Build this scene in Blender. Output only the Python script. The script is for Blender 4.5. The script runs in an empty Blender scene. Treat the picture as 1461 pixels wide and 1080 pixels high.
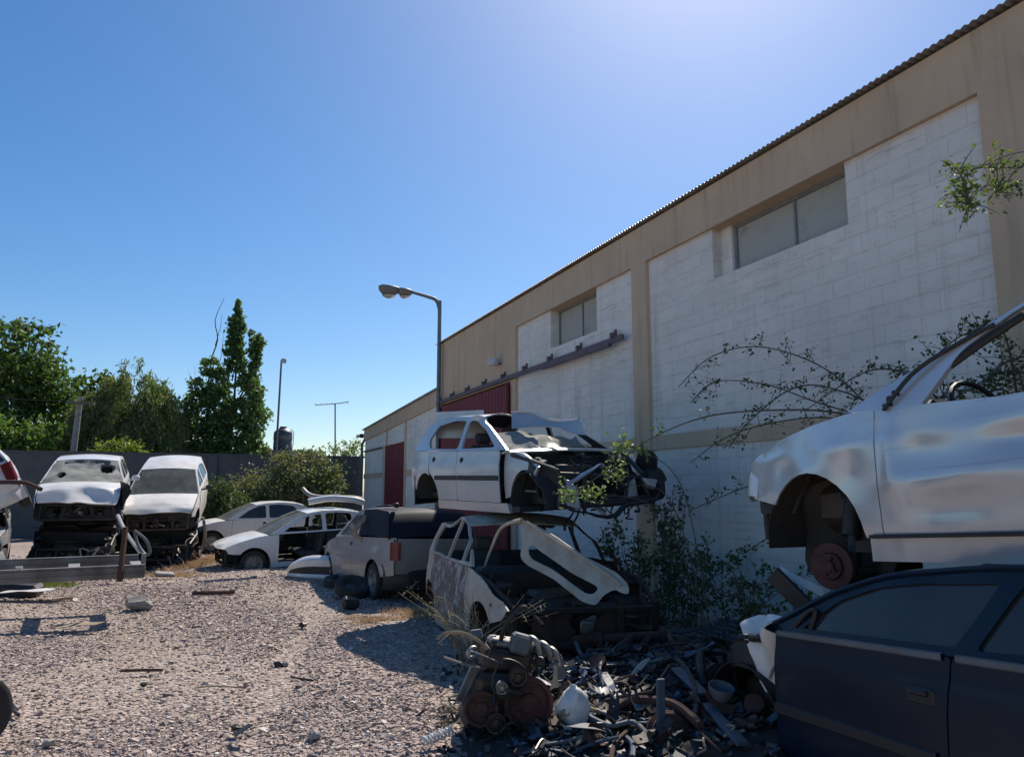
import bpy, bmesh, math, random
import numpy as np
from mathutils import Vector, Matrix, noise, Euler
from mathutils.geometry import delaunay_2d_cdt

R = math.radians
rng = np.random.default_rng(7)
random.seed(7)
S = bpy.context.scene
COL = S.collection

# ------------------------------------------------------------------ camera
PW, PH, PF = 1461, 1080, 1083.0
CAM_Z = 1.55
TH = math.atan((700 - 540) / PF)
ct, st = math.cos(TH), math.sin(TH)
cam = bpy.data.cameras.new('camera')
cam.sensor_width = 36
cam.lens = 36 * PF / PW
cam.clip_start = .05
cam.clip_end = 3000
camo = bpy.data.objects.new('camera', cam)
COL.objects.link(camo)
camo.location = (0, 0, CAM_Z)
camo.rotation_euler = (math.pi / 2 + TH, 0, 0)
S.camera = camo

def ray(px, py):
    a = (px - 730.5) / PF
    b = (540 - py) / PF
    return np.array([a, ct - b * st, st + b * ct])
def at(px, py, Y):
    r = ray(px, py)
    p = r * Y / r[1]
    return (p[0], p[1], p[2] + CAM_Z)
def gp(px, py, z=0.0):
    r = ray(px, py)
    k = (z - CAM_Z) / r[2]
    return (r[0] * k, r[1] * k, z)

# ------------------------------------------------------------------ materials
MATS = {}
def nmat(name):
    m = bpy.data.materials.new(name)
    m.use_nodes = True
    nt = m.node_tree
    b = nt.nodes['Principled BSDF']
    return m, nt, b
def N(nt, t, **kw):
    n = nt.nodes.new(t)
    for k, v in kw.items():
        if k.startswith('i_'):
            n.inputs[k[2:].replace('_', ' ')].default_value = v
        else:
            setattr(n, k, v)
    return n
def ramp(nt, fac, stops, interp='LINEAR'):
    r = nt.nodes.new('ShaderNodeValToRGB')
    r.color_ramp.interpolation = interp
    e = r.color_ramp.elements
    while len(e) < len(stops):
        e.new(.5)
    for k, (p, c) in enumerate(stops):
        e[k].position = p
        e[k].color = (c[0], c[1], c[2], 1) if not isinstance(c, (int, float)) else (c, c, c, 1)
    nt.links.new(fac, r.inputs[0])
    return r.outputs[0]
def mixc(nt, fac, a, b, mode='MIX'):
    n = nt.nodes.new('ShaderNodeMix')
    n.data_type = 'RGBA'
    n.blend_type = mode
    for s, v in ((0, fac), (6, a), (7, b)):
        if isinstance(v, (int, float)):
            n.inputs[s].default_value = v
        elif isinstance(v, tuple):
            n.inputs[s].default_value = (v[0], v[1], v[2], 1)
        else:
            nt.links.new(v, n.inputs[s])
    return n.outputs[2]
def tex(nt, scale, detail=4, rough=.55, coord='Object', dist=0, sc3=None):
    tc = nt.nodes.new('ShaderNodeTexCoord')
    src = tc.outputs[coord]
    if sc3:
        mp = nt.nodes.new('ShaderNodeMapping')
        mp.inputs['Scale'].default_value = sc3
        nt.links.new(src, mp.inputs[0])
        src = mp.outputs[0]
    n = nt.nodes.new('ShaderNodeTexNoise')
    n.inputs['Scale'].default_value = scale
    n.inputs['Detail'].default_value = detail
    n.inputs['Roughness'].default_value = rough
    n.inputs['Distortion'].default_value = dist
    nt.links.new(src, n.inputs['Vector'])
    return n.outputs[0]
def bump(nt, b, h, strength=.3, dist=.01):
    n = nt.nodes.new('ShaderNodeBump')
    n.inputs['Strength'].default_value = strength
    n.inputs['Distance'].default_value = dist
    nt.links.new(h, n.inputs['Height'])
    nt.links.new(n.outputs[0], b.inputs['Normal'])
def paint(name, col, rough=.25, metal=0., dirt=.35, dcol=(.30, .25, .2), coat=.6, wob=0.0, rust=0.0):
    if name in MATS: return MATS[name]
    m, nt, b = nmat(name)
    f = ramp(nt, tex(nt, 2.2, 8, .65), [(.45, 0), (.75, 1)])
    mul = nt.nodes.new('ShaderNodeMath'); mul.operation = 'MULTIPLY'
    nt.links.new(f, mul.inputs[0]); mul.inputs[1].default_value = dirt
    c = mixc(nt, mul.outputs[0], col, dcol)
    if rust:
        fr = ramp(nt, tex(nt, 5, 9, .7), [(.62 - rust * .3, 0), (.68 - rust * .25, 1)])
        c = mixc(nt, fr, c, (.11, .05, .025))
    nt.links.new(c, b.inputs['Base Color'])
    rr = ramp(nt, tex(nt, 6, 6), [(.3, rough), (.8, min(1, rough + .25 + dirt * .5))])
    nt.links.new(rr, b.inputs['Roughness'])
    b.inputs['Metallic'].default_value = metal
    b.inputs['Coat Weight'].default_value = coat
    b.inputs['Coat Roughness'].default_value = .08
    if wob:
        bump(nt, b, tex(nt, 2.6, 2, .4), wob, .06)
    MATS[name] = m
    return m
def plain(name, col, rough=.6, metal=0., var=.35, scale=7, bumpy=.2, col2=None):
    if name in MATS: return MATS[name]
    m, nt, b = nmat(name)
    t = tex(nt, scale, 7, .65)
    c2 = col2 or tuple(x * (1 - var) for x in col)
    c = mixc(nt, ramp(nt, t, [(.35, 0), (.68, 1)]), col, c2)
    nt.links.new(c, b.inputs['Base Color'])
    b.inputs['Roughness'].default_value = rough
    b.inputs['Metallic'].default_value = metal
    if bumpy:
        bump(nt, b, tex(nt, scale * 6, 5), bumpy, .004)
    MATS[name] = m
    return m
def glass(name, col=(.8, .85, .85), rough=.05, alpha=.35, dust=.3):
    if name in MATS: return MATS[name]
    m, nt, b = nmat(name)
    out = nt.nodes['Material Output']
    tr = nt.nodes.new('ShaderNodeBsdfTransparent')
    tr.inputs[0].default_value = (*col, 1)
    b.inputs['Base Color'].default_value = (.02, .025, .03, 1)
    b.inputs['Roughness'].default_value = rough
    b.inputs['Specular IOR Level'].default_value = .8
    dd = nt.nodes.new('ShaderNodeBsdfDiffuse')
    dd.inputs[0].default_value = (.42, .42, .38, 1)
    m1 = nt.nodes.new('ShaderNodeMixShader')
    m1.inputs[0].default_value = alpha
    nt.links.new(tr.outputs[0], m1.inputs[1]); nt.links.new(b.outputs[0], m1.inputs[2])
    m2 = nt.nodes.new('ShaderNodeMixShader')
    f = ramp(nt, tex(nt, 4, 6), [(.25, dust * .5), (.8, dust * 1.3)])
    nt.links.new(f, m2.inputs[0])
    nt.links.new(m1.outputs[0], m2.inputs[1]); nt.links.new(dd.outputs[0], m2.inputs[2])
    nt.links.new(m2.outputs[0], out.inputs[0])
    MATS[name] = m
    return m
def leafmat(name, c1, c2, trans=.35, c3=None, tint=(1.15, 1.25, .6)):
    m, nt, b = nmat(name)
    out = nt.nodes['Material Output']
    g = nt.nodes.new('ShaderNodeNewGeometry')
    c = mixc(nt, g.outputs['Random Per Island'], c1, c2)
    if c3:
        c = mixc(nt, ramp(nt, tex(nt, .8, 3), [(.45, 0), (.65, 1)]), c, c3)
    nt.links.new(c, b.inputs['Base Color'])
    b.inputs['Roughness'].default_value = .55
    b.inputs['Specular IOR Level'].default_value = .3
    t = nt.nodes.new('ShaderNodeBsdfTranslucent')
    nt.links.new(mixc(nt, 1.0, c, tint, 'MULTIPLY'), t.inputs[0])
    mx = nt.nodes.new('ShaderNodeMixShader'); mx.inputs[0].default_value = trans
    nt.links.new(b.outputs[0], mx.inputs[1]); nt.links.new(t.outputs[0], mx.inputs[2])
    nt.links.new(mx.outputs[0], out.inputs[0])
    return m

M_BLACK = plain('black_plastic', (.018, .018, .02), .55)
M_RUB = plain('tyre_rubber', (.022, .022, .024), .85, var=.3, col2=(.05, .045, .04))
M_DARKMET = plain('oily_metal', (.045, .043, .042), .5, .5, col2=(.08, .055, .04))
M_RUST = plain('rusty_steel', (.085, .045, .032), .85, .1, scale=11, col2=(.06, .032, .025))
M_REDRUST = plain('red_rust', (.10, .036, .03), .8, .1, scale=14, col2=(.055, .025, .022))
M_STEEL = plain('dull_aluminium', (.34, .335, .325), .5, .7, scale=9, col2=(.17, .155, .14))
M_GALV = plain('galvanised_steel', (.36, .36, .36), .5, .6, scale=4, col2=(.24, .22, .2))
M_SEAT = plain('seat_cloth', (.05, .05, .055), .95, col2=(.09, .085, .08))
M_CHROME = plain('dusty_chrome', (.6, .6, .6), .25, 1., bumpy=0)
M_REDL = plain('red_lens', (.17, .004, .008), .25, bumpy=0)
M_CLEARL = plain('clear_lens', (.5, .5, .5), .15, bumpy=0)
M_WHITEPL = plain('white_plastic', (.62, .62, .6), .5, var=.2)
M_GREYPL = plain('grey_plastic', (.13, .145, .16), .6)
M_BLUEGR = plain('blue_grey_plastic', (.07, .1, .14), .55)
M_BARK = plain('bark', (.11, .085, .065), .9, scale=12)
M_TWIG = plain('twig_bark', (.16, .13, .1), .85)
M_DRY = plain('dry_stem', (.34, .27, .18), .85)
M_CREAM = plain('cream_paint_scorched', (.56, .50, .41), .6, scale=5, col2=(.36, .29, .21))

# ------------------------------------------------------------------ mesh helpers
class MB:
    def __init__(s):
        s.V = []; s.F = []; s.M = []; s.Sm = []; s.n = 0
    def add(s, V, F, m=0, smooth=False):
        V = np.asarray(V, float).reshape(-1, 3)
        s.V.append(V)
        n = s.n
        s.F += [tuple(int(i) + n for i in f) for f in F]
        if isinstance(m, (list, np.ndarray)): s.M += list(m)
        else: s.M += [m] * len(F)
        s.Sm += [smooth] * len(F)
        s.n += len(V)
        return s
    def build(s, name, mats, parent=None, deform=None, sharp=38):
        V = np.concatenate(s.V) if s.V else np.zeros((0, 3))
        if deform is not None: V = deform(V)
        me = bpy.data.meshes.new(name)
        me.from_pydata(V.tolist(), [], s.F)
        if not isinstance(mats, (list, tuple)): mats = [mats]
        for m in mats: me.materials.append(m)
        me.polygons.foreach_set('material_index', np.array(s.M, np.int32))
        me.polygons.foreach_set('use_smooth', np.array(s.Sm, bool))
        me.update()
        if any(s.Sm): me.set_sharp_from_angle(angle=R(sharp))
        o = bpy.data.objects.new(name, me)
        COL.objects.link(o)
        if parent is not None: o.parent = parent
        return o
    # shapes
    def box(s, c, sz, rot=None, m=0, bev=0.0):
        x, y, z = [v / 2 for v in sz]
        if bev <= 0:
            V = [(-x, -y, -z), (x, -y, -z), (x, y, -z), (-x, y, -z), (-x, -y, z), (x, -y, z), (x, y, z), (-x, y, z)]
            F = [(0, 3, 2, 1), (4, 5, 6, 7), (0, 1, 5, 4), (1, 2, 6, 5), (2, 3, 7, 6), (3, 0, 4, 7)]
            sm = False
        else:
            bev = min(bev, x * .9, y * .9, z * .9)
            bm = bmesh.new()
            for a in (-1, 1):
                for b in (-1, 1):
                    for c_ in (-1, 1):
                        for d in ((0, 1, 1), (1, 0, 1), (1, 1, 0)):
                            bm.verts.new((a * (x - bev * d[0] ), b * (y - bev * d[1]), c_ * (z - bev * d[2])))
            bmesh.ops.convex_hull(bm, input=bm.verts)
            bmesh.ops.dissolve_limit(bm, angle_limit=.01, verts=bm.verts, edges=bm.edges)
            bm.verts.index_update()
            V = [tuple(v.co) for v in bm.verts]
            F = [[v.index for v in f.verts] for f in bm.faces]
            bm.free(); sm = False
        V = np.array(V)
        if rot is not None:
            V = V @ np.array(Euler(rot).to_matrix()).T
        return s.add(V + np.array(c), F, m, sm)
    def tube(s, P, r, seg=8, m=0, cap=True, sub=0):
        P = [Vector(p) for p in P]
        rr = list(r) if isinstance(r, (list, tuple, np.ndarray)) else [r] * len(P)
        if sub:
            Q = []; q = []
            for i in range(len(P) - 1):
                p0 = P[max(i - 1, 0)]; p1 = P[i]; p2 = P[i + 1]; p3 = P[min(i + 2, len(P) - 1)]
                for k in range(sub):
                    t = k / sub
                    Q.append(.5 * ((2 * p1) + (p2 - p0) * t + (2 * p0 - 5 * p1 + 4 * p2 - p3) * t * t + (3 * p1 - p0 - 3 * p2 + p3) * t ** 3))
                    q.append(rr[i] * (1 - t) + rr[i + 1] * t)
            Q.append(P[-1]); q.append(rr[-1]); P, rr = Q, q
        V = []; up = None
        for i, p in enumerate(P):
            d = (P[min(i + 1, len(P) - 1)] - P[max(i - 1, 0)])
            if d.length < 1e-9: d = Vector((0, 0, 1))
            d.normalize()
            if up is None:
                up = d.orthogonal().normalized()
            else:
                up = (up - d * up.dot(d))
                if up.length < 1e-6: up = d.orthogonal()
                up.normalize()
            w = d.cross(up)
            for k in range(seg):
                a = 2 * math.pi * k / seg
                V.append(p + (up * math.cos(a) + w * math.sin(a)) * rr[i])
        F = []
        for i in range(len(P) - 1):
            for k in range(seg):
                a = i * seg + k; b = i * seg + (k + 1) % seg
                F.append((a, b, b + seg, a + seg))
        if cap:
            F.append(tuple(range(seg - 1, -1, -1)))
            F.append(tuple((len(P) - 1) * seg + k for k in range(seg)))
        return s.add(V, F, m, True)
    def lathe(s, prof, c=(0, 0, 0), axis='y', seg=28, m=0, rot=None, closed=False):
        # prof: list of (radius, height along axis)
        V = []
        for r_, h in prof:
            for k in range(seg):
                a = 2 * math.pi * k / seg
                x, z = r_ * math.cos(a), r_ * math.sin(a)
                V.append((x, h, z) if axis == 'y' else ((x, z, h) if axis == 'z' else (h, x, z)))
        V = np.array(V)
        if rot is not None: V = V @ np.array(Euler(rot).to_matrix()).T
        F = []
        L = len(prof)
        for i in range(L - 1 + (1 if closed else 0)):
            j = (i + 1) % L
            for k in range(seg):
                k2 = (k + 1) % seg
                F.append((i * seg + k, i * seg + k2, j * seg + k2, j * seg + k))
        if not closed:
            F.append(tuple(range(seg))); F.append(tuple((L - 1) * seg + k for k in range(seg - 1, -1, -1)))
        return s.add(V + np.array(c), F, m, True)
    def grid(s, G, m=0, thick=0.0, m2=None, smooth=True):
        G = np.asarray(G, float)
        a, b = G.shape[:2]
        V = G.reshape(-1, 3)
        F = [(i * b + j, i * b + j + 1, (i + 1) * b + j + 1, (i + 1) * b + j) for i in range(a - 1) for j in range(b - 1)]
        if thick:
            du = np.gradient(G, axis=0); dv = np.gradient(G, axis=1)
            n = np.cross(du, dv); n /= np.linalg.norm(n, axis=2, keepdims=True) + 1e-12
            B = (G + n * thick).reshape(-1, 3); k = len(V)
            F2 = [tuple(i + k for i in reversed(f)) for f in F]
            rim = []
            for j in range(b - 1):
                rim += [(j, j + k, j + 1 + k, j + 1), ((a - 1) * b + j, (a - 1) * b + j + 1, (a - 1) * b + j + 1 + k, (a - 1) * b + j + k)]
            for i in range(a - 1):
                rim += [(i * b, (i + 1) * b, (i + 1) * b + k, i * b + k), (i * b + b - 1, i * b + b - 1 + k, (i + 1) * b + b - 1 + k, (i + 1) * b + b - 1)]
            mm = [m] * len(F) + [m if m2 is None else m2] * len(F2) + [m] * len(rim)
            return s.add(np.concatenate([V, B]), F + F2 + rim, mm, smooth)
        return s.add(V, F, m, smooth)

def inpoly(P, poly):
    x, y = P[:, 0], P[:, 1]
    r = np.zeros(len(P), bool)
    n = len(poly)
    for i in range(n):
        x1, y1 = poly[i]; x2, y2 = poly[(i + 1) % n]
        c = (y1 > y) != (y2 > y)
        if c.any():
            xi = (x2 - x1) * (y - y1) / (y2 - y1 + 1e-15) + x1
            r ^= c & (x < xi)
    return r
def rnd(poly, r=.03, k=4):
    out = []
    n = len(poly)
    for i in range(n):
        p = np.array(poly[i], float); a = np.array(poly[i - 1], float); b = np.array(poly[(i + 1) % n], float)
        la = np.linalg.norm(a - p); lb = np.linalg.norm(b - p)
        if min(la, lb) < 1e-4: continue
        q0 = p + (a - p) / la * min(r, la * .48); q1 = p + (b - p) / lb * min(r, lb * .48)
        for j in range(k + 1):
            t = j / k
            out.append(tuple((1 - t) ** 2 * q0 + 2 * t * (1 - t) * p + t * t * q1))
    return out
def resamp(poly, step):
    out = []
    n = len(poly)
    for i in range(n):
        a = np.array(poly[i], float); b = np.array(poly[(i + 1) % n], float)
        L = np.linalg.norm(b - a)
        if L < 1e-6: continue
        k = max(1, int(math.ceil(L / step)))
        for j in range(k): out.append(tuple(a + (b - a) * j / k))
    return out
def fill(outline, holes=(), step=.06):
    loops = [resamp(outline, step)] + [resamp(h, step) for h in holes]
    pts = []; edges = []
    for L in loops:
        b = len(pts); pts += L
        edges += [(b + i, b + (i + 1) % len(L)) for i in range(len(L))]
    bp = np.array(pts)
    lo, hi = bp.min(0), bp.max(0)
    gx = []
    row = 0
    y = lo[1]
    while y < hi[1]:
        x = lo[0] + (step * .5 if row % 2 else 0)
        while x < hi[0]:
            gx.append((x, y)); x += step
        y += step * .87; row += 1
    if gx:
        g = np.array(gx)
        ok = inpoly(g, outline)
        for h in holes: ok &= ~inpoly(g, h)
        g = g[ok]
        if len(g):
            d = np.min(np.linalg.norm(g[:, None] - bp[None], axis=2), axis=1)
            g = g[d > step * .45]
            pts += [tuple(p) for p in g]
    vs, es, fs, *_ = delaunay_2d_cdt([Vector(p) for p in pts], edges, [], 0, 1e-5)
    V = np.array([(v.x, v.y) for v in vs])
    F = np.array([f for f in fs if len(f) == 3])
    c = V[F].mean(1)
    ok = inpoly(c, outline)
    for h in holes: ok &= ~inpoly(c, h)
    return V, F[ok]
def panel(mb, outline, fmap, t=.012, holes=(), step=.06, m=0, m2=1, off=(0, 1, 0)):
    """outline in 2d; fmap(V2)->V3 ; thickness along off (vector or function)"""
    V, F = fill(outline, holes, step)
    A = fmap(V)
    B = A + (np.array(off) * t if not callable(off) else off(A) * t)
    k = len(A)
    cnt = {}
    for f in F:
        for i in range(3):
            e = (f[i], f[(i + 1) % 3]); cnt[e] = cnt.get(e, 0) + 1
    rim = [e for e in cnt if (e[1], e[0]) not in cnt]
    FF = [tuple(f) for f in F] + [tuple(reversed([i + k for i in f])) for f in F] + [(a, a + k, b + k, b) for a, b in rim]
    mm = [m] * len(F) + [m2] * len(F) + [m] * len(rim)
    mb.add(np.concatenate([A, B]), FF, mm, True)
    return mb

USED = set()
def tag(o, label=None, cat=None, group=None, kind=None):
    if label: o['label'] = label
    if cat: o['category'] = cat
    if group: o['group'] = group
    if kind: o['kind'] = kind
    return o
def empty(name, loc=(0, 0, 0), rot=(0, 0, 0), sc=1.0, label=None, cat=None, group=None):
    o = bpy.data.objects.new(name, None)
    COL.objects.link(o)
    o.empty_display_size = .2
    o.location = loc; o.rotation_euler = rot; o.scale = (sc, sc, sc)
    return tag(o, label, cat, group)
def copy_tree(o, parent=None):
    c = o.copy(); COL.objects.link(c)
    if parent is not None: c.parent = parent
    for ch in [x for x in bpy.data.objects if x.parent == o]:
        copy_tree(ch, c)
    return c
def nv(V, f, seed=0.0):
    return np.array([noise.noise_vector(Vector((v[0] * f + seed, v[1] * f - seed, v[2] * f + 2 * seed))) for v in V])

# ------------------------------------------------------------------ cars
HATCH = dict(W=.82, F=1.86, Rr=-1.84, xf=1.20, xr=-1.24, ra=.36, zc=.30, zs0=.20, zs1=.31,
    dA=(.68, .66), dB=(-.33, -.36), dC=(-.9, -1.12), zb=((1.9, .86), (.80, .915), (.2, .925), (-1.2, .96), (-1.9, .97)),
    roof=[(.80, .925), (.50, 1.09), (.22, 1.24), (-.02, 1.335), (-.35, 1.39), (-.8, 1.405), (-1.2, 1.37), (-1.42, 1.31), (-1.6, 1.16), (-1.74, .97)],
    iws=3, irw=7, hood=[(.80, .915), (1.1, .875), (1.4, .80), (1.62, .725), (1.74, .66)], tum=.47,
    win=[[(.52, .965), (-.285, .965), (-.285, 1.325), (-.06, 1.295), (.2, 1.18)], [(-.375, .965), (-1.14, .99), (-1.26, 1.10), (-1.10, 1.30), (-.70, 1.345), (-.375, 1.335)]], wr=.05,
    seats=True, npass=2)
SEDAN = dict(HATCH, F=2.0, Rr=-2.12, xf=1.27, xr=-1.30, dA=(.74, .72), roof=[(.92, .92), (.6, 1.10), (.3, 1.26), (.05, 1.35), (-.3, 1.40), (-.75, 1.40), (-1.15, 1.34), (-1.4, 1.26), (-1.65, 1.10), (-1.85, .98)],
    hood=[(.92, .915), (1.2, .875), (1.5, .80), (1.75, .72), (1.88, .65)], zb=((2, .86), (.92, .915), (.2, .92), (-1.2, .95), (-2.2, .98)),
    win=[[(.62, .96), (-.285, .965), (-.285, 1.33), (.0, 1.30), (.3, 1.17)], [(-.375, .965), (-1.0, .98), (-1.0, 1.31), (-.70, 1.345), (-.375, 1.34)], [(-1.07, .985), (-1.42, 1.0), (-1.3, 1.2), (-1.07, 1.29)]])
PICKUP = dict(HATCH, F=2.05, Rr=-2.2, xf=1.33, xr=-1.35, ra=.37, dA=(.82, .80), dB=(-.22, -.26), dC=None,
    roof=[(.93, .98), (.62, 1.17), (.38, 1.33), (.16, 1.44), (-.05, 1.49), (-.25, 1.50), (-.36, 1.48), (-.42, 1.42), (-.47, 1.22), (-.5, .99)], iws=3, irw=6,
    hood=[(.93, .97), (1.25, .92), (1.55, .85), (1.8, .76), (1.92, .70)], zb=((2, .9), (.93, .98), (-.5, 1.0), (-2.3, 1.03)),
    win=[[(.64, 1.02), (-.27, 1.03), (-.27, 1.40), (.1, 1.39), (.38, 1.25)]], pickup=True, seats=True, npass=0)
BIG = dict(HATCH, F=2.06, xf=1.27, ra=.43, zc=.235, zs0=.17, zs1=.29, dA=(.72, .70), zb=((1.95, .86), (.88, .965), (.70, .95), (.52, .90), (.42, .87), (-1.2, .83), (-1.9, .86)),
    roof=[(.90, .965), (.66, 1.055), (.38, 1.14), (.12, 1.215), (-.15, 1.30), (-.5, 1.375), (-.95, 1.39), (-1.3, 1.33), (-1.6, 1.16), (-1.78, .92)], iws=4, irw=7, tum=.36,
    hood=[(.90, .965), (1.18, .945), (1.5, .905), (1.78, .845), (1.92, .765)],
    win=[[(.42, .895), (-.285, .875), (-.285, 1.315), (-.06, 1.255), (.19, 1.145)], [(-.375, .875), (-1.14, .89), (-1.30, 1.02), (-1.10, 1.27), (-.70, 1.32), (-.375, 1.325)]])

def arc(cx, cz, r, a0, a1, n=12):
    return [(cx + r * math.cos(R(a0 + (a1 - a0) * i / n)), cz + r * math.sin(R(a0 + (a1 - a0) * i / n))) for i in range(n + 1)]

class Car:
    def __init__(s, name, label, cat, C, loc, ypr, sc, mats, deform=None, group=None, step=.07):
        s.C = C; s.mat = mats; s.df = deform; s.step = step
        s.root = empty(name, loc, (R(ypr[2]), R(ypr[1]), R(ypr[0])), sc, label, cat, group)
        zb = sorted(C['zb'])
        s.bx = [a for a, b in zb]; s.bz = [b for a, b in zb]
        rf = sorted(C['roof'])
        s.rx = [a for a, b in rf]; s.rz = [b for a, b in rf]
    def belt(s, x): return float(np.interp(x, s.bx, s.bz))
    def Y(s, x, z):
        C = s.C
        x = np.asarray(x, float); z = np.asarray(z, float)
        f = np.interp(z, [.1, .22, .34, .55, .70, .78, .84, .95], [.94, .96, .985, 1., .998, .99, .972, .958])
        b = np.interp(x, s.bx, s.bz)
        f = f - np.maximum(0, z - np.maximum(b, .93)) * C['tum']
        tf = np.maximum(0, (x - C['xf'] + .25) / (C['F'] - C['xf'] + .25))
        tr = np.maximum(0, (C['xr'] + .25 - x) / (C['xr'] + .25 - C['Rr']))
        return C['W'] * f * (1 - .17 * tf ** 2) * (1 - .11 * tr ** 2)
    def side(s, sg):
        return lambda V: np.stack([V[:, 0], sg * s.Y(V[:, 0], V[:, 1]), V[:, 1]], 1)
    def put(s, mb, name, mats=None, parent=None, label=None):
        o = mb.build(name, mats or [s.mat['paint'], s.mat['inner']], parent or s.root, s.df)
        if label: o['label'] = label
        return o
    def sp(s, name, outline, sg, holes=(), t=.014, mats=None, label=None, step=None, parent=None):
        mb = MB()
        panel(mb, outline, s.side(sg), t, holes, step or s.step, off=(0, -sg, 0))
        return s.put(mb, name, mats, parent, label)
    # ---- outlines
    def fender(s, sg, **k):
        C = s.C; ra = C['ra']; xf, zc = C['xf'], C['zc']
        z0 = C['zs1']
        a0 = 180 - math.degrees(math.asin(min(.9, (z0 - zc) / ra))) if z0 > zc else 180
        h = C['hood']
        o = [(C['dA'][0] + .004, z0)] + arc(xf, zc, ra, a0, 38) + [(C['F'] - .2, .55), (C['F'] - .16, h[-1][1] - .01)]
        o += [(x, z - .008) for x, z in reversed(h)]
        o += [(C['dA'][1] + .004, s.belt(C['dA'][1]))]
        return s.sp('fender', o, sg, **k)
    def door_outline(s, which):
        C = s.C; g = .004; z0 = C['zs1'] + .006
        if which == 'front':
            return [(C['dA'][0] - g, z0), (C['dA'][1] - g, s.belt(C['dA'][1])), (C['dB'][1] + g, s.belt(C['dB'][1])), (C['dB'][0] + g, z0)]
        return [(C['dB'][0] - g, z0), (C['dB'][1] - g, s.belt(C['dB'][1])), (C['dC'][1] + g, s.belt(C['dC'][1])), (C['dC'][1] + .015, .70)] + arc(C['xr'], C['zc'], C['ra'] + .035, 66, 4, 8) + [(C['xr'] + C['ra'] + .04, z0)]
    def door(s, sg, which, handle=True, trim=None, name=None, handle_style='round', **k):
        C = s.C
        d = s.sp(name or which + '_door', rnd(s.door_outline(which), .02, 3), sg, **k)
        xr_ = C['dB'][1] if which == 'front' else C['dC'][1]
        if handle:
            x, z = xr_ + .13, s.belt(xr_) - .13
            mb = MB()
            y = float(s.Y(x, z))
            if handle_style == 'round':
                mb.lathe([(.045, .0), (.05, .006), (.03, .004), (.02, -.01)], (x, sg * y, z), 'y', 16)
            else:
                mb.box((x + .03, sg * (y + .004), z - .045), (.15, .02, .07), bev=.01)
                mb.box((x + .03, sg * (y + .02), z - .03), (.10, .018, .025), bev=.008)
            s.put(mb, 'handle', [M_BLACK], d)
        if trim:
            z = trim
            mb = MB()
            x0, x1 = (C['dA'][0] - .02, C['dB'][0] + .02) if which == 'front' else (C['dB'][0] - .02, C['dC'][0] - .02)
            xs = np.linspace(x0, x1, 9)
            G = [[(x, sg * (float(s.Y(x, z)) + o_), z + dz) for o_, dz in ((.001, -.03), (.014, -.022), (.014, .022), (.001, .03))] for x in xs]
            mb.grid(G); s.put(mb, 'rub_strip', [M_BLACK], d)
        return d
    def quarter(s, sg, **k):
        C = s.C; xr, zc, ra = C['xr'], C['zc'], C['ra']; E_ = C['Rr']
        if C.get('pickup'):
            x0 = C['dB'][0]; zt = s.belt(-1)
            o = [(x0 - .004, C['zs1']), (C['dB'][1] - .004, zt), (E_ + .03, s.belt(E_)), (E_ + .02, .45), (xr - ra - .01, .40)] + arc(xr, zc, ra, 165, 2, 14)
        else:
            dct = C['dC'][1] if C['dC'] else C['dB'][1]
            o = [(dct - .004, s.belt(dct)), (E_ + .09, s.belt(E_)), (E_ + .05, .66), (E_ + .12, .45)] + arc(xr, zc, ra, 158, 66 if C['dC'] else 2, 14)
            o += [(dct - .002, .70)] if C['dC'] else [(C['dB'][0] - .004, C['zs1'])]
        return s.sp('quarter_panel', o, sg, **k)
    def sill(s, sg, **k):
        C = s.C
        return s.sp('sill', [(C['xf'] - C['ra'] - .0, C['zs0']), (C['xf'] - C['ra'] - .02, C['zs1']), (C['xr'] + C['ra'] + .02, C['zs1']), (C['xr'] + C['ra'], C['zs0'])], sg, t=.05, **k)
    def pillars(s, sg, **k):
        C = s.C
        o = list(C['roof'])
        e = o[-1]; b0 = o[0]
        o += [(e[0] + .01, s.belt(e[0]) + .004)]
        xs = np.linspace(e[0], b0[0], 10)[1:-1]
        o += [(x, s.belt(x) + .004) for x in xs]
        return s.sp('pillar_frame', o, sg, holes=[rnd(w, C['wr']) for w in C['win']], t=.03, **k)
    def side_glass(s, sg, mat, which=(0, 1, 2)):
        for i in which:
            if i < len(s.C['win']):
                mb = MB()
                panel(mb, rnd(s.C['win'][i], s.C['wr']), lambda V: np.stack([V[:, 0], sg * (s.Y(V[:, 0], V[:, 1]) - .014), V[:, 1]], 1), .004, (), .12, 0, 0, (0, -sg, 0))
                s.put(mb, 'side_window', [mat])
    def rpts(s, i0, i1, n):
        P = np.array(s.C['roof'][i0:i1 + 1], float)
        d = np.r_[0, np.cumsum(np.linalg.norm(np.diff(P, axis=0), axis=1))]
        t = np.linspace(0, d[-1], n)
        return np.interp(t, d, P[:, 0]), np.interp(t, d, P[:, 1])
    def cross(s, xs, zs, crown, bul=0., nv_=15, inset=0., b0=0.):
        vs = np.linspace(-1, 1, nv_)
        G = np.zeros((len(xs), nv_, 3))
        for i, (x, z) in enumerate(zip(xs, zs)):
            y = float(s.Y(x, z)) - inset
            b = b0 + (bul - b0) * i / max(1, len(xs) - 1)
            G[i] = np.stack([x + b * (1 - vs ** 2), vs * y, z + crown * (1 - vs ** 2)], 1)
        return G
    def roof(s, mats=None, label=None):
        xs, zs = s.rpts(s.C['iws'], s.C['irw'], 20)
        mb = MB(); mb.grid(s.cross(xs, zs, .045, -.03, 17, 0, .05), 0, .014, 1)
        return s.put(mb, 'roof', mats, label=label)
    def windscreen(s, mat):
        xs, zs = s.rpts(0, s.C['iws'], 14)
        mb = MB(); mb.grid(s.cross(xs, zs, .03, .05, 15, .02, .14), 0, .004)
        return s.put(mb, 'windscreen', [mat])
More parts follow.
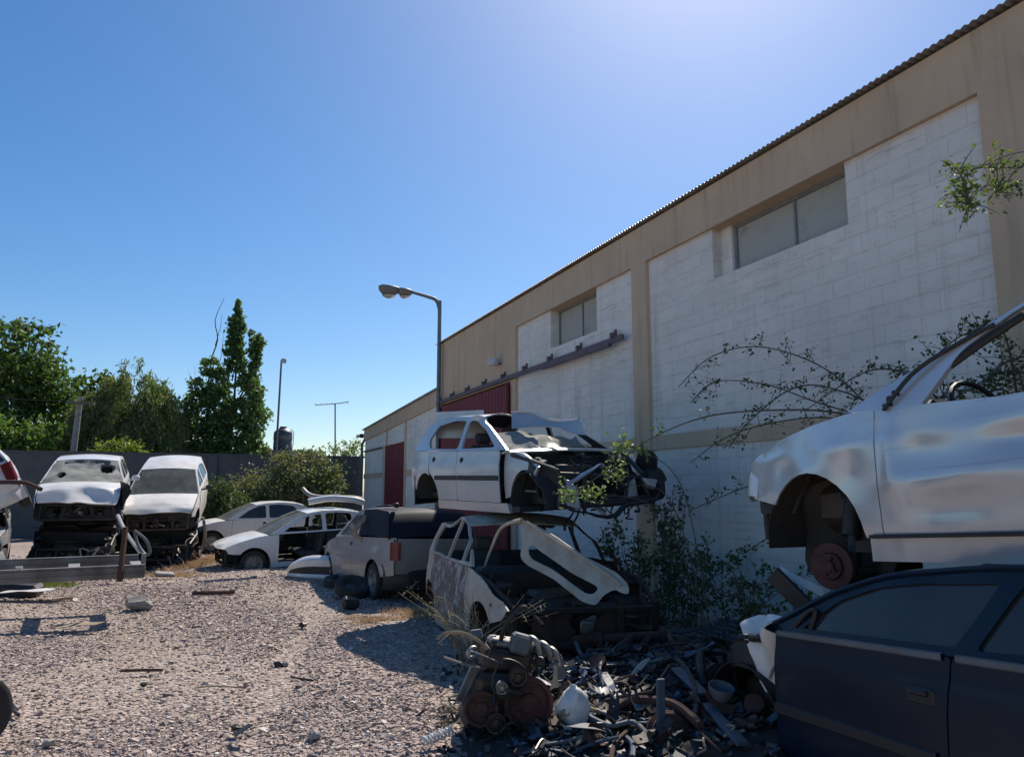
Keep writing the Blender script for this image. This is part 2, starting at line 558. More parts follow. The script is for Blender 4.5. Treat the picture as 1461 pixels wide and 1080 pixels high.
    def cowl(s, mats):
        x, z = s.C['roof'][0]
        mb = MB(); mb.grid(s.cross([x - .12, x + .0, x + .07], [z - .03, z + .0, z - .03], .02, .12, 15, .01, .12), 0, -.02)
        return s.put(mb, 'cowl', mats)
    def rear_glass(s, mat):
        n = len(s.C['roof']) - 1
        xs, zs = s.rpts(s.C['irw'], n, 8)
        G = s.cross(xs, zs, .03, -.06, 13, .05, -.03)
        mb = MB(); mb.grid(G, 0, .004)
        return s.put(mb, 'rear_window', [mat])
    def hood(s, mats=None, label=None, n=18):
        P = np.array(s.C['hood'], float)
        x = np.linspace(P[0, 0] + .03, P[-1, 0], n)
        z = np.interp(x, P[:, 0], P[:, 1])
        mb = MB(); mb.grid(s.cross(x, z, .05, .13, 21, .03, .13), 0, -.02, 1)
        return s.put(mb, 'hood', mats, label=label)
    def tailgate(s, mats=None):
        C = s.C; mb = MB()
        if C.get('pickup'):
            vs = np.linspace(-1, 1, 9); zs = np.linspace(.47, s.belt(C['Rr']) - .01, 8)
            G = [[(C['Rr'] + .01 - .02 * math.sin((z - .47) * 5), v * (float(s.Y(C['Rr'], z)) - .02), z) for v in vs] for z in zs]
        else:
            e = C['roof'][-1]
            zs = np.linspace(.45, e[1] + .01, 8)
            xs = np.interp(zs, [.45, .7, e[1] + .01], [C['Rr'] + .04, C['Rr'], e[0] - .01])
            G = s.cross(xs, zs, 0, -.07, 13, .03, -.07)
        mb.grid(G, 0, -.014, 1)
        return s.put(mb, 'tailgate', mats)
    def bumper(s, front=True, mats=None, dz=0):
        C = s.C; mb = MB()
        vs = np.linspace(-1.0, 1.0, 25)
        prof = [(.22, -.05), (.26, .0), (.40, .025), (.52, .02), (.58, -.015), (.62, -.07)]
        G = []
        for z, o in prof:
            row = []
            for v in vs:
                a = abs(v)
                if front:
                    x = C['F'] + o - .10 * a ** 2 - .30 * a ** 7
                    lim = C['xf'] + C['ra'] + .02
                else:
                    x = C['Rr'] - o + .06 * a ** 2 + .30 * a ** 7
                    lim = C['xr'] - C['ra'] - .02
                x = max(x, lim) if front else min(x, lim)
                y = math.copysign(min(1, a ** .8 * 1.0), v) * (float(s.Y(min(max(x, C['Rr']), C['F']), .5)) + .012)
                row.append((x, y, z + dz))
            G.append(row)
        mb.grid(G, 0, -.02)
        return s.put(mb, 'front_bumper' if front else 'rear_bumper', mats)
    def lights(s, front=True, mat=None):
        C = s.C
        for sg in (1, -1):
            mb = MB()
            if front:
                x0 = C['F'] - .17; w = float(s.Y(x0, .62))
                G = [[(x0 + .10 - .16 * t ** 2, sg * (w - .36 + .36 * t), z + .02 * t) for t in np.linspace(0, 1, 8)] for z in np.linspace(.57, .68, 5)]
            else:
                x0 = C['Rr'] + .06; w = float(s.Y(x0, .8)) + .006
                hi = s.belt(x0) - .02
                G = [[(x0 - .065 + .16 * t ** 3, sg * (w - .16 + .165 * min(1, t * 1.3) - .0 * t), z) for t in np.linspace(0, 1, 9)] for z in np.linspace(.62, hi, 7)]
            mb.grid(G, 0, .02 if sg > 0 else -.02)
            s.put(mb, 'headlight' if front else 'tail_light', [mat or (M_CLEARL if front else M_REDL)])
    def wheel(s, front, sg, kind='tyre', dz=0., dx=0., steer=0., mats=None):
        C = s.C
        x = (C['xf'] if front else C['xr']) + dx; y = sg * (C['W'] - .10); z = C['zc'] + dz
        e = Euler((0, 0, R(steer)))
        if kind == 'tyre':
            mb = MB(); mb.lathe([(.19, -.07), (.25, -.088), (.285, -.075), (.295, -.04), (.295, .04), (.285, .075), (.25, .088), (.19, .07)], (x, y, z), 'y', 32, 0, e, True)
            t = s.put(mb, 'wheel', [M_RUB])
            mb = MB(); mb.lathe([(.02, sg * .05), (.06, sg * .052), (.07, sg * .035), (.15, sg * .03), (.165, sg * .06), (.195, sg * .072), (.195, sg * -.06)], (x, y, z), 'y', 32, 0, e)
            for k in range(8):
                a = k * math.pi / 4
                mb.lathe([(.016, sg * .034), (.016, sg * .03)], (x + .11 * math.cos(a), y, z + .11 * math.sin(a)), 'y', 8, 1, e)
            s.put(mb, 'rim', [(mats or M_STEEL), M_BLACK], t)
        else:
            mb = MB(); mb.lathe([(.025, sg * .055), (.034, sg * .05), (.036, sg * .03), (.07, sg * .028), (.075, sg * .006), (.078, sg * .012), (.13, sg * .012), (.135, sg * -.012), (.05, sg * -.02), (.05, sg * -.12)], (x, y, z), 'y', 32, 0, e)
            for k in range(4):
                a = k * math.pi / 2 + .5
                mb.lathe([(.008, sg * .05), (.009, sg * .028)], (x + .05 * math.cos(a), y, z + .05 * math.sin(a)), 'y', 8, 0, e)
            s.put(mb, 'brake_disc', [M_REDRUST])
    def under(s, interior=True, mat=None):
        C = s.C; m = mat or M_BLACK
        mb = MB()
        w = C['W'] - .07
        x0, x1 = C['xr'] + C['ra'], C['xf'] - C['ra']
        mb.box(((x0 + x1) / 2, 0, .245), (x1 - x0 + .3, 2 * w, .06))
        mb.box((C['roof'][0][0] + .02, 0, .56), (.03, 2 * w - .04, .62))
        e = C['Rr'] + .12
        mb.box(((x0 + e) / 2, 0, .36), (x0 - e, 2 * w - .5, .05))
        for ax, xx in ((1, C['xf']), (-1, C['xr'])):
            for sg in (1, -1):
                P = arc(xx, C['zc'], C['ra'] + .02, 0, 180, 14)
                G = [[(px, sg * y, pz) for y in (C['W'] * .93, C['W'] * .55)] for px, pz in P]
                mb.grid(G, 0, .008)
                V = [(px, sg * C['W'] * .55, pz) for px, pz in P]
                mb.add(V, [tuple(range(len(V)))], 0)
        u = s.put(mb, 'underbody', [m])
        if interior:
            mb = MB(); xd = C['roof'][0][0] - .18; zd = s.belt(xd)
            mb.box((xd, 0, zd - .1), (.34, 2 * w - .1, .2), bev=.05)
            mb.box((xd - .05, w * .45, zd + .01), (.2, .36, .07), bev=.03)
            s.put(mb, 'dashboard', [M_BLACK])
            mb = MB(); c = Vector((xd - .27, w * .46, zd - .04))
            mb.tube([c + Vector((.07 * math.sin(a), .17 * math.cos(a), .16 * math.sin(a))) for a in np.linspace(0, 2 * math.pi, 22)], .014, 6)
            mb.tube([c + Vector((.0, -.16, 0)), c + Vector((.03, 0, .0)), c + Vector((0, .16, 0))], .014, 6)
            mb.tube([c, c + Vector((.25, 0, -.1))], .025, 6)
            s.put(mb, 'steering_wheel', [M_BLACK])
            xs = [C['dB'][1] + .22]
            for xx in xs:
                for sg in (1, -1):
                    mb = MB()
                    mb.box((xx + .1, sg * .36, .42), (.5, .46, .14), (0, R(-6), 0), bev=.05)
                    mb.box((xx - .2, sg * .36, .72), (.14, .44, .6), (0, R(-14), 0), bev=.05)
                    mb.box((xx - .29, sg * .36, 1.10), (.09, .22, .15), (0, R(-10), 0), bev=.035)
                    s.put(mb, 'seat', [M_SEAT])
            if C['npass']:
                mb = MB(); xx = C['dC'][1] + .2 if C['dC'] else -.9
                mb.box((xx + .12, 0, .42), (.48, 1.2, .14), bev=.05)
                mb.box((xx - .2, 0, .72), (.14, 1.2, .55), (0, R(-16), 0), bev=.05)
                s.put(mb, 'rear_seat', [M_SEAT])
        return u
    def engine_bay(s, mat, seed=0, junk=26, support=True, x_off=0):
        """stripped front end: rails, inner wings, strut towers, radiator support and engine lumps"""
        C = s.C; r = random.Random(seed)
        xb, xe = C['roof'][0][0] + .05, C['F'] - .18 + x_off
        for sg in (1, -1):
            mb = MB()
            o = [(xb, .40), (xb, s.belt(xb) - .04)] + [(x, z - .045) for x, z in C['hood'][1:-1]] + [(xe, .63), (xe, .46), (xe - .16, .45)] + arc(C['xf'], C['zc'], C['ra'] + .0, 30, 150, 8)
            panel(mb, o, lambda V: np.stack([V[:, 0], sg * (s.Y(V[:, 0], V[:, 1]) - .11 - .06 * np.sin(V[:, 0] * 9)), V[:, 1]], 1), .02, (), .07, 0, 0, (0, -sg, 0))
            w = float(s.Y(C['xf'], .7))
            mb.tube([(xb, sg * (w - .06), s.belt(xb) - .05), (C['xf'], sg * (w - .08), C['hood'][1][1] - .05), (xe, sg * (w - .16), .66)], .025, 8)
            mb.lathe([(.13, .0), (.12, .02), (.05, .03), (.03, .05)], (C['xf'] - .03, sg * (w - .2), C['hood'][1][1] - .10), 'z', 18)
            mb.box(((xb + xe) / 2, sg * .42, .38), (xe - xb, .07, .1))
            s.put(mb, 'inner_wing', [mat])
        if support:
            mb = MB(); w = float(s.Y(xe, .6)) - .08
            mb.box((xe, 0, .62), (.05, 2 * w, .06), bev=.01); mb.box((xe, 0, .30), (.06, 2 * w - .1, .06), bev=.01)
            for y in (-w, -w * .45, w * .5, w): mb.box((xe + .004, y * .97, .46), (.04, .06, .34), bev=.01)
            s.put(mb, 'radiator_support', [mat])
        mb = MB()
        mb.box((xb + .35, -.1, .52), (.42, .55, .34), (0, 0, .1), bev=.04)
        mb.box((xb + .38, -.1, .70), (.3, .5, .10), (.05, 0, .1), bev=.04)
        mb.box((xb + .38, .42, .48), (.34, .34, .3), bev=.08)
        mb.lathe([(.10, 0), (.10, .03), (.03, .04)], (xb + .3, -.42, .6), 'y', 18)
        mb.lathe([(.07, 0), (.07, .03), (.02, .04)], (xb + .45, -.42, .45), 'y', 18)
        for k in range(junk):
            p = (r.uniform(xb, xe), r.uniform(-.55, .55), r.uniform(.3, .64))
            if k % 3 == 0:
                mb.tube([p, (p[0] + r.uniform(-.2, .2), p[1] + r.uniform(-.2, .2), p[2] + r.uniform(-.05, .12)), (p[0] + r.uniform(-.3, .3), p[1] + r.uniform(-.3, .3), p[2] + r.uniform(-.2, .05))], r.uniform(.012, .03), 7, r.choice([0, 1, 2]), True, 4)
            elif k % 3 == 1:
                mb.box(p, (r.uniform(.05, .2), r.uniform(.05, .2), r.uniform(.04, .16)), (r.uniform(-.4, .4), r.uniform(-.4, .4), r.uniform(0, 3)), r.choice([0, 0, 1, 2]), .015)
            else:
                mb.lathe([(r.uniform(.03, .07), 0), (r.uniform(.03, .07), r.uniform(.05, .12)), (.02, .13)], p, r.choice('xyz'), 12, r.choice([0, 1, 1]))
        s.put(mb, 'engine', [M_DARKMET, M_BLACK, M_STEEL])
    def wires(s, n, x, zr, seed, mats=None):
        r = random.Random(seed); mb = MB()
        for k in range(n):
            y = r.uniform(-.6, .6); z = r.uniform(*zr)
            P = [(x + r.uniform(-.1, .05), y, z)]
            for q in range(4):
                P.append((P[-1][0] + r.uniform(-.06, .1), P[-1][1] + r.uniform(-.14, .14), P[-1][2] + r.uniform(-.14, .05)))
            mb.tube(P, r.uniform(.005, .012), 5, 0, True, 4)
        s.put(mb, 'wiring', mats or [M_BLACK])

# ------------------------------------------------------------------ the wrecks
def place_by(local, world, ypr, sc=1.0):
    m = np.array(Euler((R(ypr[2]), R(ypr[1]), R(ypr[0]))).to_matrix())
    return tuple(np.array(world) - m @ (np.array(local) * sc))
def crumple(V, mask, amp, f, seed):
    k = mask(V)
    return V + nv(V, f, seed) * (k * amp)[:, None]
def sstep(x, a, b):
    t = np.clip((x - a) / (b - a), 0, 1)
    return t * t * (3 - 2 * t)
def dent(V, c, r, d):
    q = np.sum(((V - np.array(c)) / np.array(r)) ** 2, axis=1)
    return V + np.exp(-q)[:, None] * np.array(d)

P_SILVER = paint('silver_white_paint', (.47, .50, .53), .28, .35, .22)
P_WHITE = paint('white_paint', (.72, .72, .70), .28, 0, .30)
P_WHITE2 = paint('chalky_white_paint', (.70, .69, .66), .42, 0, .5)
def near_paint():
    m, nt, b = nmat('pearl_white_paint')
    c = mixc(nt, ramp(nt, tex(nt, 1.4, 3, .5), [(.45, 0), (.8, .45)]), (.56, .60, .64), (.42, .38, .34))
    scr = tex(nt, 2.2, 3, .5, sc3=(.35, 1, 14))
    c = mixc(nt, ramp(nt, scr, [(.66, 0), (.70, .3)]), c, (.32, .30, .28))
    nt.links.new(c, b.inputs['Base Color'])
    nt.links.new(ramp(nt, tex(nt, 3, 3, .5), [(.3, .15), (.75, .30)]), b.inputs['Roughness'])
    b.inputs['Metallic'].default_value = .36; b.inputs['Coat Weight'].default_value = .55; b.inputs['Coat Roughness'].default_value = .10
    bump(nt, b, tex(nt, 3.0, 1.5, .4), .35, .05)
    return m
P_NEAR = near_paint()
P_BLUE = paint('navy_paint', (.002, .010, .027), .26, .0, .05, (.02, .024, .028), .06, .10)
P_BLUE.node_tree.nodes['Principled BSDF'].inputs['Specular IOR Level'].default_value = .25
P_GREY = paint('silver_grey_paint', (.33, .335, .34), .34, .45, .40)
INNER = plain('inner_metal', (.05, .052, .055), .7)
INNER_W = plain('primer_metal', (.30, .31, .32), .55)
BURNT = plain('burnt_metal', (.15, .135, .12), .85, .15, scale=5, col2=(.075, .05, .036), bumpy=.4)
BURNT_D = plain('charred_metal', (.03, .027, .025), .9, .1, scale=6, col2=(.07, .04, .028), bumpy=.4)
LINER = plain('dusty_liner', (.022, .019, .018), .9, scale=4, col2=(.045, .036, .028))

def burnt_door_mat():
    m, nt, b = nmat('burnt_flaking_paint')
    n1 = tex(nt, 4.5, 9, .72, dist=1.2)
    n2 = tex(nt, 11, 8, .7, dist=.8)
    c = mixc(nt, ramp(nt, n1, [(.40, 0), (.52, 1)]), (.46, .44, .42), (.17, .145, .13))
    c = mixc(nt, ramp(nt, n2, [(.52, 0), (.60, 1)]), c, (.14, .075, .04))
    nt.links.new(c, b.inputs['Base Color'])
    b.inputs['Roughness'].default_value = .85
    bump(nt, b, n2, .5, .008)
    return m
M_FLAKE = burnt_door_mat()
G_CLEAR = glass('dusty_glass', (.55, .6, .6), .06, .30, .25)
G_DARK = glass('tinted_glass', (.05, .06, .07), .05, .75, .06)
G_PALE = glass('shattered_glass', (.55, .62, .58), .25, .2, .75)
G_BLUE = glass('dark_side_glass', (.25, .3, .34), .03, .62, .04)

# --- silver five door hatchback on top of the burnt one
def df_top(V):
    f = sstep(V[:, 0], .9, 1.9)
    V = crumple(V, lambda v: sstep(v[:, 0], .85, 1.6), .14, 3.2, 3)
    V = V.copy(); V[:, 0] -= f * .14
    roofm = sstep(V[:, 2], 1.28, 1.38) * sstep(V[:, 0], -.9, -.05)
    V[:, 2] -= roofm * sstep(V[:, 1], -.35, .5) * .07
    V = crumple(V, lambda v: sstep(v[:, 2], 1.27, 1.36) * sstep(v[:, 0], -.6, .1), .13, 3.0, 9)
    return V
mt = dict(paint=P_SILVER, inner=INNER)
c = Car('wrecked_hatchback', 'silver five-door hatchback with no hood stacked on top of the burnt car', 'car', HATCH, (.158, 9.26, 1.165), (-56.5, 1.0, 2.0), .93, mt, df_top, step=.05)
for sg in (1, -1):
    c.pillars(sg); c.quarter(sg); c.sill(sg)
    c.door(sg, 'front', trim=.60); c.door(sg, 'rear', trim=.60)
c.roof(); c.cowl([P_SILVER, INNER]); c.tailgate(); c.under(mat=INNER)
c.engine_bay(INNER, 4, 34); c.bumper(False, [M_BLACK, M_BLACK]); c.wires(30, 1.5, (.3, .75), 5); c.wires(12, .75, (.5, .95), 6)
mb = MB()     # silver front panel stub left of the fender and crash box
C_ = HATCH
panel(mb, [(.70, .36), (.69, .91), (.80, .91), (1.1, .868), (1.40, .79), (1.50, .70), (1.46, .58), (1.34, .62)] + arc(1.17, .34, .36, 55, 172, 9), lambda V: np.stack([V[:, 0], -(c.Y(V[:, 0], V[:, 1]) - .06), V[:, 1]], 1), .02, [], .05, 0, 1, (0, 1, 0))
c.put(mb, 'inner_wing', [P_SILVER, INNER])
for p_, s_, r_ in (((1.68, -.46, .46), (.10, .12, .24), (0, 0, .1)), ((1.68, .42, .40), (.10, .16, .30), (0, 0, -.1)), ((1.72, .68, .52), (.08, .14, .18), (.1, 0, -.2))):
    mb = MB(); mb.box(p_, s_, r_, bev=.015); c.put(mb, 'crash_bracket', [P_SILVER])
mb = MB()
mb.lathe([(.02, -.09), (.16, -.10), (.19, -.05), (.19, .06), (.14, .10), (.02, .10)], (1.62, .82, .52), 'y', 20, 0, (0, 0, .5))
mb.box((1.55, .80, .78), (.26, .16, .2), (.2, .3, .3), bev=.05)
c.put(mb, 'wheel_liner', [M_BLACK])
mb = MB()
mb.tube([(1.74, -.5, .30), (1.82, -.1, .22), (1.86, .35, .24), (1.84, .75, .36), (1.74, .92, .44)], .022, 7, 0, True, 6)
c.put(mb, 'bumper_beam', [M_BLACK])
mb = MB()
mb.tube([(1.62, -.64, .66), (1.68, -.5, .60), (1.74, -.2, .66), (1.73, -.02, .61)], .022, 7, 0, True, 5)
c.put(mb, 'slam_panel', [P_SILVER])

xs, zs = c.rpts(0, 3, 12)
G = c.cross(xs[:8], zs[:8], .03, .02, 22, .05, .12)
Q = G.reshape(-1, 3); Q = Q + nv(Q, 5, 2) * .07; Q[:, 2] -= .05 + .08 * sstep(Q[:, 1], -.2, .5)
mb = MB(); mb.grid(Q.reshape(G.shape), 0, .004); c.put(mb, 'shattered_windscreen', [G_PALE])
# torn hood frame resting on the cowl of the silver hatchback
def hood_frame(name, label, loc, rot, sc, mats, L=.95, Wd=1.35, win=(.2, .8, .2, .82), group=None, lift=0.0, rr=.12):
    e = empty(name, loc, rot, sc, label, 'car hood', group)
    o = rnd([(0, -Wd / 2), (L * .92, -Wd * .46), (L, -Wd * .3), (L * 1.02, 0), (L, Wd * .3), (L * .92, Wd * .46), (0, Wd / 2)], .05)
    h = rnd([(L * win[0], -Wd / 2 + Wd * win[2]), (L * win[1], -Wd / 2 + Wd * win[2]), (L * win[1], -Wd / 2 + Wd * win[3]), (L * win[0], -Wd / 2 + Wd * win[3])], rr)
    mb = MB()
    f = lambda V: np.stack([V[:, 0], V[:, 1], .06 * (1 - (V[:, 1] / Wd * 2) ** 2) - .10 * (V[:, 0] / L) ** 3 + lift * np.sin(V[:, 0] * 5 + V[:, 1] * 3)], 1)
    panel(mb, o, f, .012, [h], .06, 0, 1, (0, 0, -1))
    mb.build('hood_panel', mats, e)
    mb = MB()
    hl = np.array(f(np.array(resamp(h, .05)))) + np.array([0, 0, -.02])
    mb.tube(list(map(tuple, hl)) + [tuple(hl[0])], .024, 6)
    mb.build('hood_brace', mats[0], e)
    return e

# --- burnt hatchback underneath
def df_burnt(V):
    V = crumple(V, lambda v: sstep(v[:, 0], .9, 1.7) * .8 + .12, .07, 2.6, 21)
    V = V.copy()
    V[:, 2] -= sstep(V[:, 2], 1.0, 1.4) * .05 * (1 + np.sin(V[:, 0] * 5))
    return V
mt = dict(paint=M_CREAM, inner=BURNT_D)
BU = dict(HATCH, zb=((1.9, .82), (.80, .915), (.2, .925), (-1.2, .96), (-1.9, .97)), win=[[(.66, .955), (.36, .955), (.30, 1.24), (.40, 1.18)], [(.325, .95), (-.31, .955), (-.31, 1.36), (-.05, 1.33), (.265, 1.215)], [(-.36, .955), (-1.22, .985), (-1.36, 1.10), (-1.18, 1.335), (-.70, 1.375), (-.36, 1.365)]], wr=.02)
c = Car('burnt_hatchback', 'burnt out hatchback with flaking door on the ground under the silver car', 'car', BU, place_by((.62, -.8, .62), (-.465, 7.72, .50), (-73.5, -1.5, -1.0), 1.03), (-73.5, -1.5, -1.0), 1.03, mt, df_burnt, step=.05)
for sg in (1, -1):
    c.pillars(sg, mats=[M_CREAM if sg < 0 else BURNT_D, BURNT_D]); c.quarter(sg); c.sill(sg); c.door(sg, 'rear', handle=False, mats=[M_FLAKE if sg < 0 else BURNT, BURNT_D])
c.door(-1, 'front', handle=False, mats=[M_FLAKE, BURNT_D], label='blistered grey and white door burnt by fire')
c.fender(-1, mats=[M_CREAM, BURNT_D], label='cream scorched front fender'); c.door(1, 'front', handle=False)
c.roof([M_CREAM, BURNT_D]); c.under(True, BURNT_D); c.engine_bay(BURNT_D, 11, 40); c.wires(16, 1.5, (.3, .7), 8, [M_RUST])
mb = MB()
mb.lathe([(.05, 0), (.17, .01), (.18, .04), (.05, .06)], (1.62, -.28, .45), 'x', 24); c.put(mb, 'cooling_fan', [M_RUST])
mb = MB(); mb.lathe([(.05, 0), (.14, .01), (.15, .04), (.05, .06)], (1.62, .22, .44), 'x', 24); c.put(mb, 'cooling_fan', [M_RUST])

# --- pearl white car at the right on top of the navy one
def df_near(V):
    V = crumple(V, lambda v: sstep(v[:, 0], 1.45, 1.9), .03, 3.0, 31)
    y = V[:, 1] > 0
    W_ = V.copy()
    for cc, rr, dd in (((.42, .8, .70), (.20, .5, .10), (0, -.022, 0)), ((.15, .8, .56), (.35, .5, .06), (0, .018, 0)), ((-.1, .8, .70), (.16, .5, .05), (0, -.028, 0)),
                       ((.60, .8, .62), (.05, .5, .25), (0, .020, 0)), ((.86, .8, .60), (.14, .5, .16), (0, -.018, 0)), ((1.0, .8, .80), (.18, .5, .08), (0, .010, 0)),
                       ((1.25, .8, .77), (.16, .5, .06), (0, -.010, .0)), ((-.45, .8, .62), (.3, .5, .08), (0, -.025, 0)), ((.3, .8, .42), (.3, .5, .06), (0, -.012, 0)), ((1.5, .7, .70), (.14, .5, .08), (0, -.012, 0))):
        W_ = dent(W_, cc, rr, dd)
    V[y] = W_[y]
    return V
mt = dict(paint=P_NEAR, inner=INNER)
ypr = (108, 4, 0)
c = Car('stacked_car', 'dented pearl white car with bare brake disc on top of the navy car', 'car', BIG, place_by((.62, .785, .97), (1.93, 3.9, 2.0), ypr), ypr, 1.0, mt, df_near, step=.035)
near_car = c
for sg in (1, -1):
    c.pillars(sg); c.quarter(sg); c.sill(sg); c.door(sg, 'front', handle=sg > 0); c.door(sg, 'rear', handle=False); c.fender(sg)
c.roof(); c.under(mat=LINER); c.tailgate(); c.engine_bay(INNER, 15, 20, True)
c.hood([M_BLACK, M_BLACK], 'matt black hood edge above the white fender')
c.cowl([M_BLACK, M_BLACK])
c.wheel(True, 1, 'disc', -.10, -.05, 18); c.wheel(True, -1, 'disc', -.06); c.wheel(False, 1, 'tyre'); c.wheel(False, -1, 'tyre')
mb = MB()
mb.tube([(1.18, .60, .12), (1.2, .56, .35), (1.22, .50, .68)], .035, 10); mb.tube([(1.2, .58, .3), (1.21, .53, .5)], .055, 12)
mb.tube([(1.17, .66, .06), (1.15, .3, .12)], .03, 8); mb.tube([(1.17, .6, .1), (1.0, .3, .14)], .025, 8)
c.put(mb, 'strut', [M_DARKMET])
mb = MB()
for px, pz, r_ in ((.60, .985, .018), (.63, .955, .010), (.585, .955, .010), (.575, 1.015, .012), (.545, 1.0, .008)):
    y = float(c.Y(px, pz)) + .003
    mb.lathe([(r_, .0), (r_, .006), (r_ * .5, .004)], (px, y, pz), 'y', 12)
c.put(mb, 'mirror_mount', [M_BLACK])
mb = MB()
mb.tube([(.62, .80, .93), (.45, .77, 1.08), (.25, .73, 1.165), (.02, .70, 1.225)], .011, 6, 0, True, 4)
mb.tube([(.50, .74, .95), (.36, .73, 1.04), (.12, .70, 1.15), (-.1, .67, 1.235)], .018, 6, 0, True, 4)
c.put(mb, 'door_seal', [M_BLACK])
mb = MB()
mb.box((1.84, .58, .55), (.14, .16, .12), (0, .2, -.5), bev=.03); mb.box((1.86, .43, .45), (.10, .3, .14), (0, .1, -.3), bev=.03)
c.put(mb, 'lamp_housing', [M_BLACK])
mb = MB()
G = [[(1.80 + (.29 + .03 * math.sin(u * 3)) * math.sin(t * 1.57), .45 + .295 * math.cos(t * 1.57) - .05 * u * u, .555 + .20 * u - .06 * t * u + .012 * math.sin(t * 9)) for t in np.linspace(0, 1, 14)] for u in np.linspace(0, 1, 8)]
mb.grid(G, 0, .012); c.put(mb, 'front_panel', [P_WHITE, M_BLACK])
mb = MB(); mb.box((.1, .81, .295), (1.4, .03, .02)); c.put(mb, 'sill_seal', [M_BLACK])
mb = MB()
o_l = [(1.70, .46), (1.66, .20), (1.52, .02), (1.36, -.06), (1.18, -.04), (.98, .04), (.86, .16), (.84, .45), (1.0, .62), (1.27, .68), (1.55, .60)]
panel(mb, rnd(o_l, .1), lambda V: np.stack([V[:, 0], .50 + .05 * np.sin(V[:, 0] * 9) + .04 * np.sin(V[:, 1] * 13), V[:, 1]], 1), .02, (), .05, 0, 0, (0, -1, 0))
c.put(mb, 'wheel_liner', [LINER])
# --- navy sedan under it
BLUEC = dict(HATCH, W=.80, zb=((1.9, .9), (.78, .905), (-.5, .93), (-1.9, .94)), dA=(.79, .765), dB=(-.33, -.41), dC=(-.9, -1.2), zs1=.24,
    roof=[(.86, .91), (.60, 1.02), (.30, 1.15), (.02, 1.235), (-.3, 1.285), (-.8, 1.30), (-1.15, 1.27), (-1.4, 1.22), (-1.65, 1.10), (-1.85, .95)], tum=.42,
    win=[[(.54, .945), (-.42, .965), (-.60, 1.235), (-.22, 1.23), (.06, 1.185), (.30, 1.10)], [(-.52, .965), (-1.15, .98), (-1.25, 1.15), (-1.1, 1.225), (-.70, 1.245)]], wr=.03)
def df_blue(V):
    V = crumple(V, lambda v: sstep(v[:, 2], 1.1, 1.25) * .5 + sstep(v[:, 0], .85, 1.5), .035, 2.6, 41)
    V = dent(V, (.3, .8, .6), (.3, .5, .14), (0, -.012, 0))
    return dent(V, (-.3, .3, 1.3), (.6, .5, .3), (0, 0, -.05))
mt = dict(paint=P_BLUE, inner=M_BLACK)
ypr = (106, 4, 0)
c = Car('crushed_sedan', 'navy blue sedan on the ground crushed under the pearl white car', 'car', BLUEC, place_by((-.5, .77, .93), (1.79, 3.1, .9), ypr), ypr, 1.0, mt, df_blue, step=.04)
blue_car = c
for sg in (1, -1):
    c.pillars(sg); c.quarter(sg); c.sill(sg)
    c.door(sg, 'front', trim=.52, handle_style='flap'); c.door(sg, 'rear', trim=.52, handle_style='flap')
    c.side_glass(sg, G_BLUE)
c.roof(); c.under(mat=M_BLACK); c.engine_bay(M_BLACK, 19, 24, False, -.3)
mb = MB()   # roof gutter and belt strips
for sg in (1,):
    P = [(x, sg * (float(c.Y(x, z)) + .006), z + .004) for x, z in BLUEC['roof'][:6]]
    mb.tube(P, .013, 6, 0, True, 4)
c.put(mb, 'roof_gutter', [P_BLUE])
mb = MB()
for x0, x1 in ((.74, -.37), (-.44, -1.1)):
    xs = np.linspace(x0, x1, 8)
    mb.grid([[(x, float(c.Y(x, c.belt(x))) + o_, c.belt(x) + dz) for o_, dz in ((.0, -.022), (.012, -.014), (.012, .008), (.0, .014))] for x in xs])
c.put(mb, 'belt_strip', [M_GREYPL])
mb = MB()
mb.tube([(.60, .765, .95), (.50, .75, 1.03), (.44, .745, 1.04), (.48, .755, .95)], .012, 6, 0, True, 4)
c.put(mb, 'mirror_base', [M_BLACK])
c.wires(26, .92, (.3, .85), 51, [M_DRY]); c.wires(14, .98, (.2, .75), 53, [M_RUST])
mb = MB()   # torn white fender corner left on the navy car
G = []
for u in np.linspace(0, 1, 12):
    row = []
    for t in np.linspace(0, 1, 12):
        x = .78 + .42 * t; z = .98 - .05 * t - u * (.10 + .30 * math.sin(min(1, t * 1.15) * math.pi) ** .8)
        row.append((x, .70 + .06 * math.sin(u * 4) + .05 * math.sin(t * 7 + u * 3) + u * .06 - .12 * t * t, z + .02 * math.sin(t * 9)))
    G.append(row)
mb.grid(G, 0, .01, 0)
for px, pz in ((1.0, .86), (1.0, .83)):
    mb.lathe([(.012, 0), (.012, .02)], (px, .80, pz), 'y', 10, 1)
c.put(mb, 'torn_fender', [P_WHITE2, M_BLACK], label='crumpled white sheet left from the front fender')

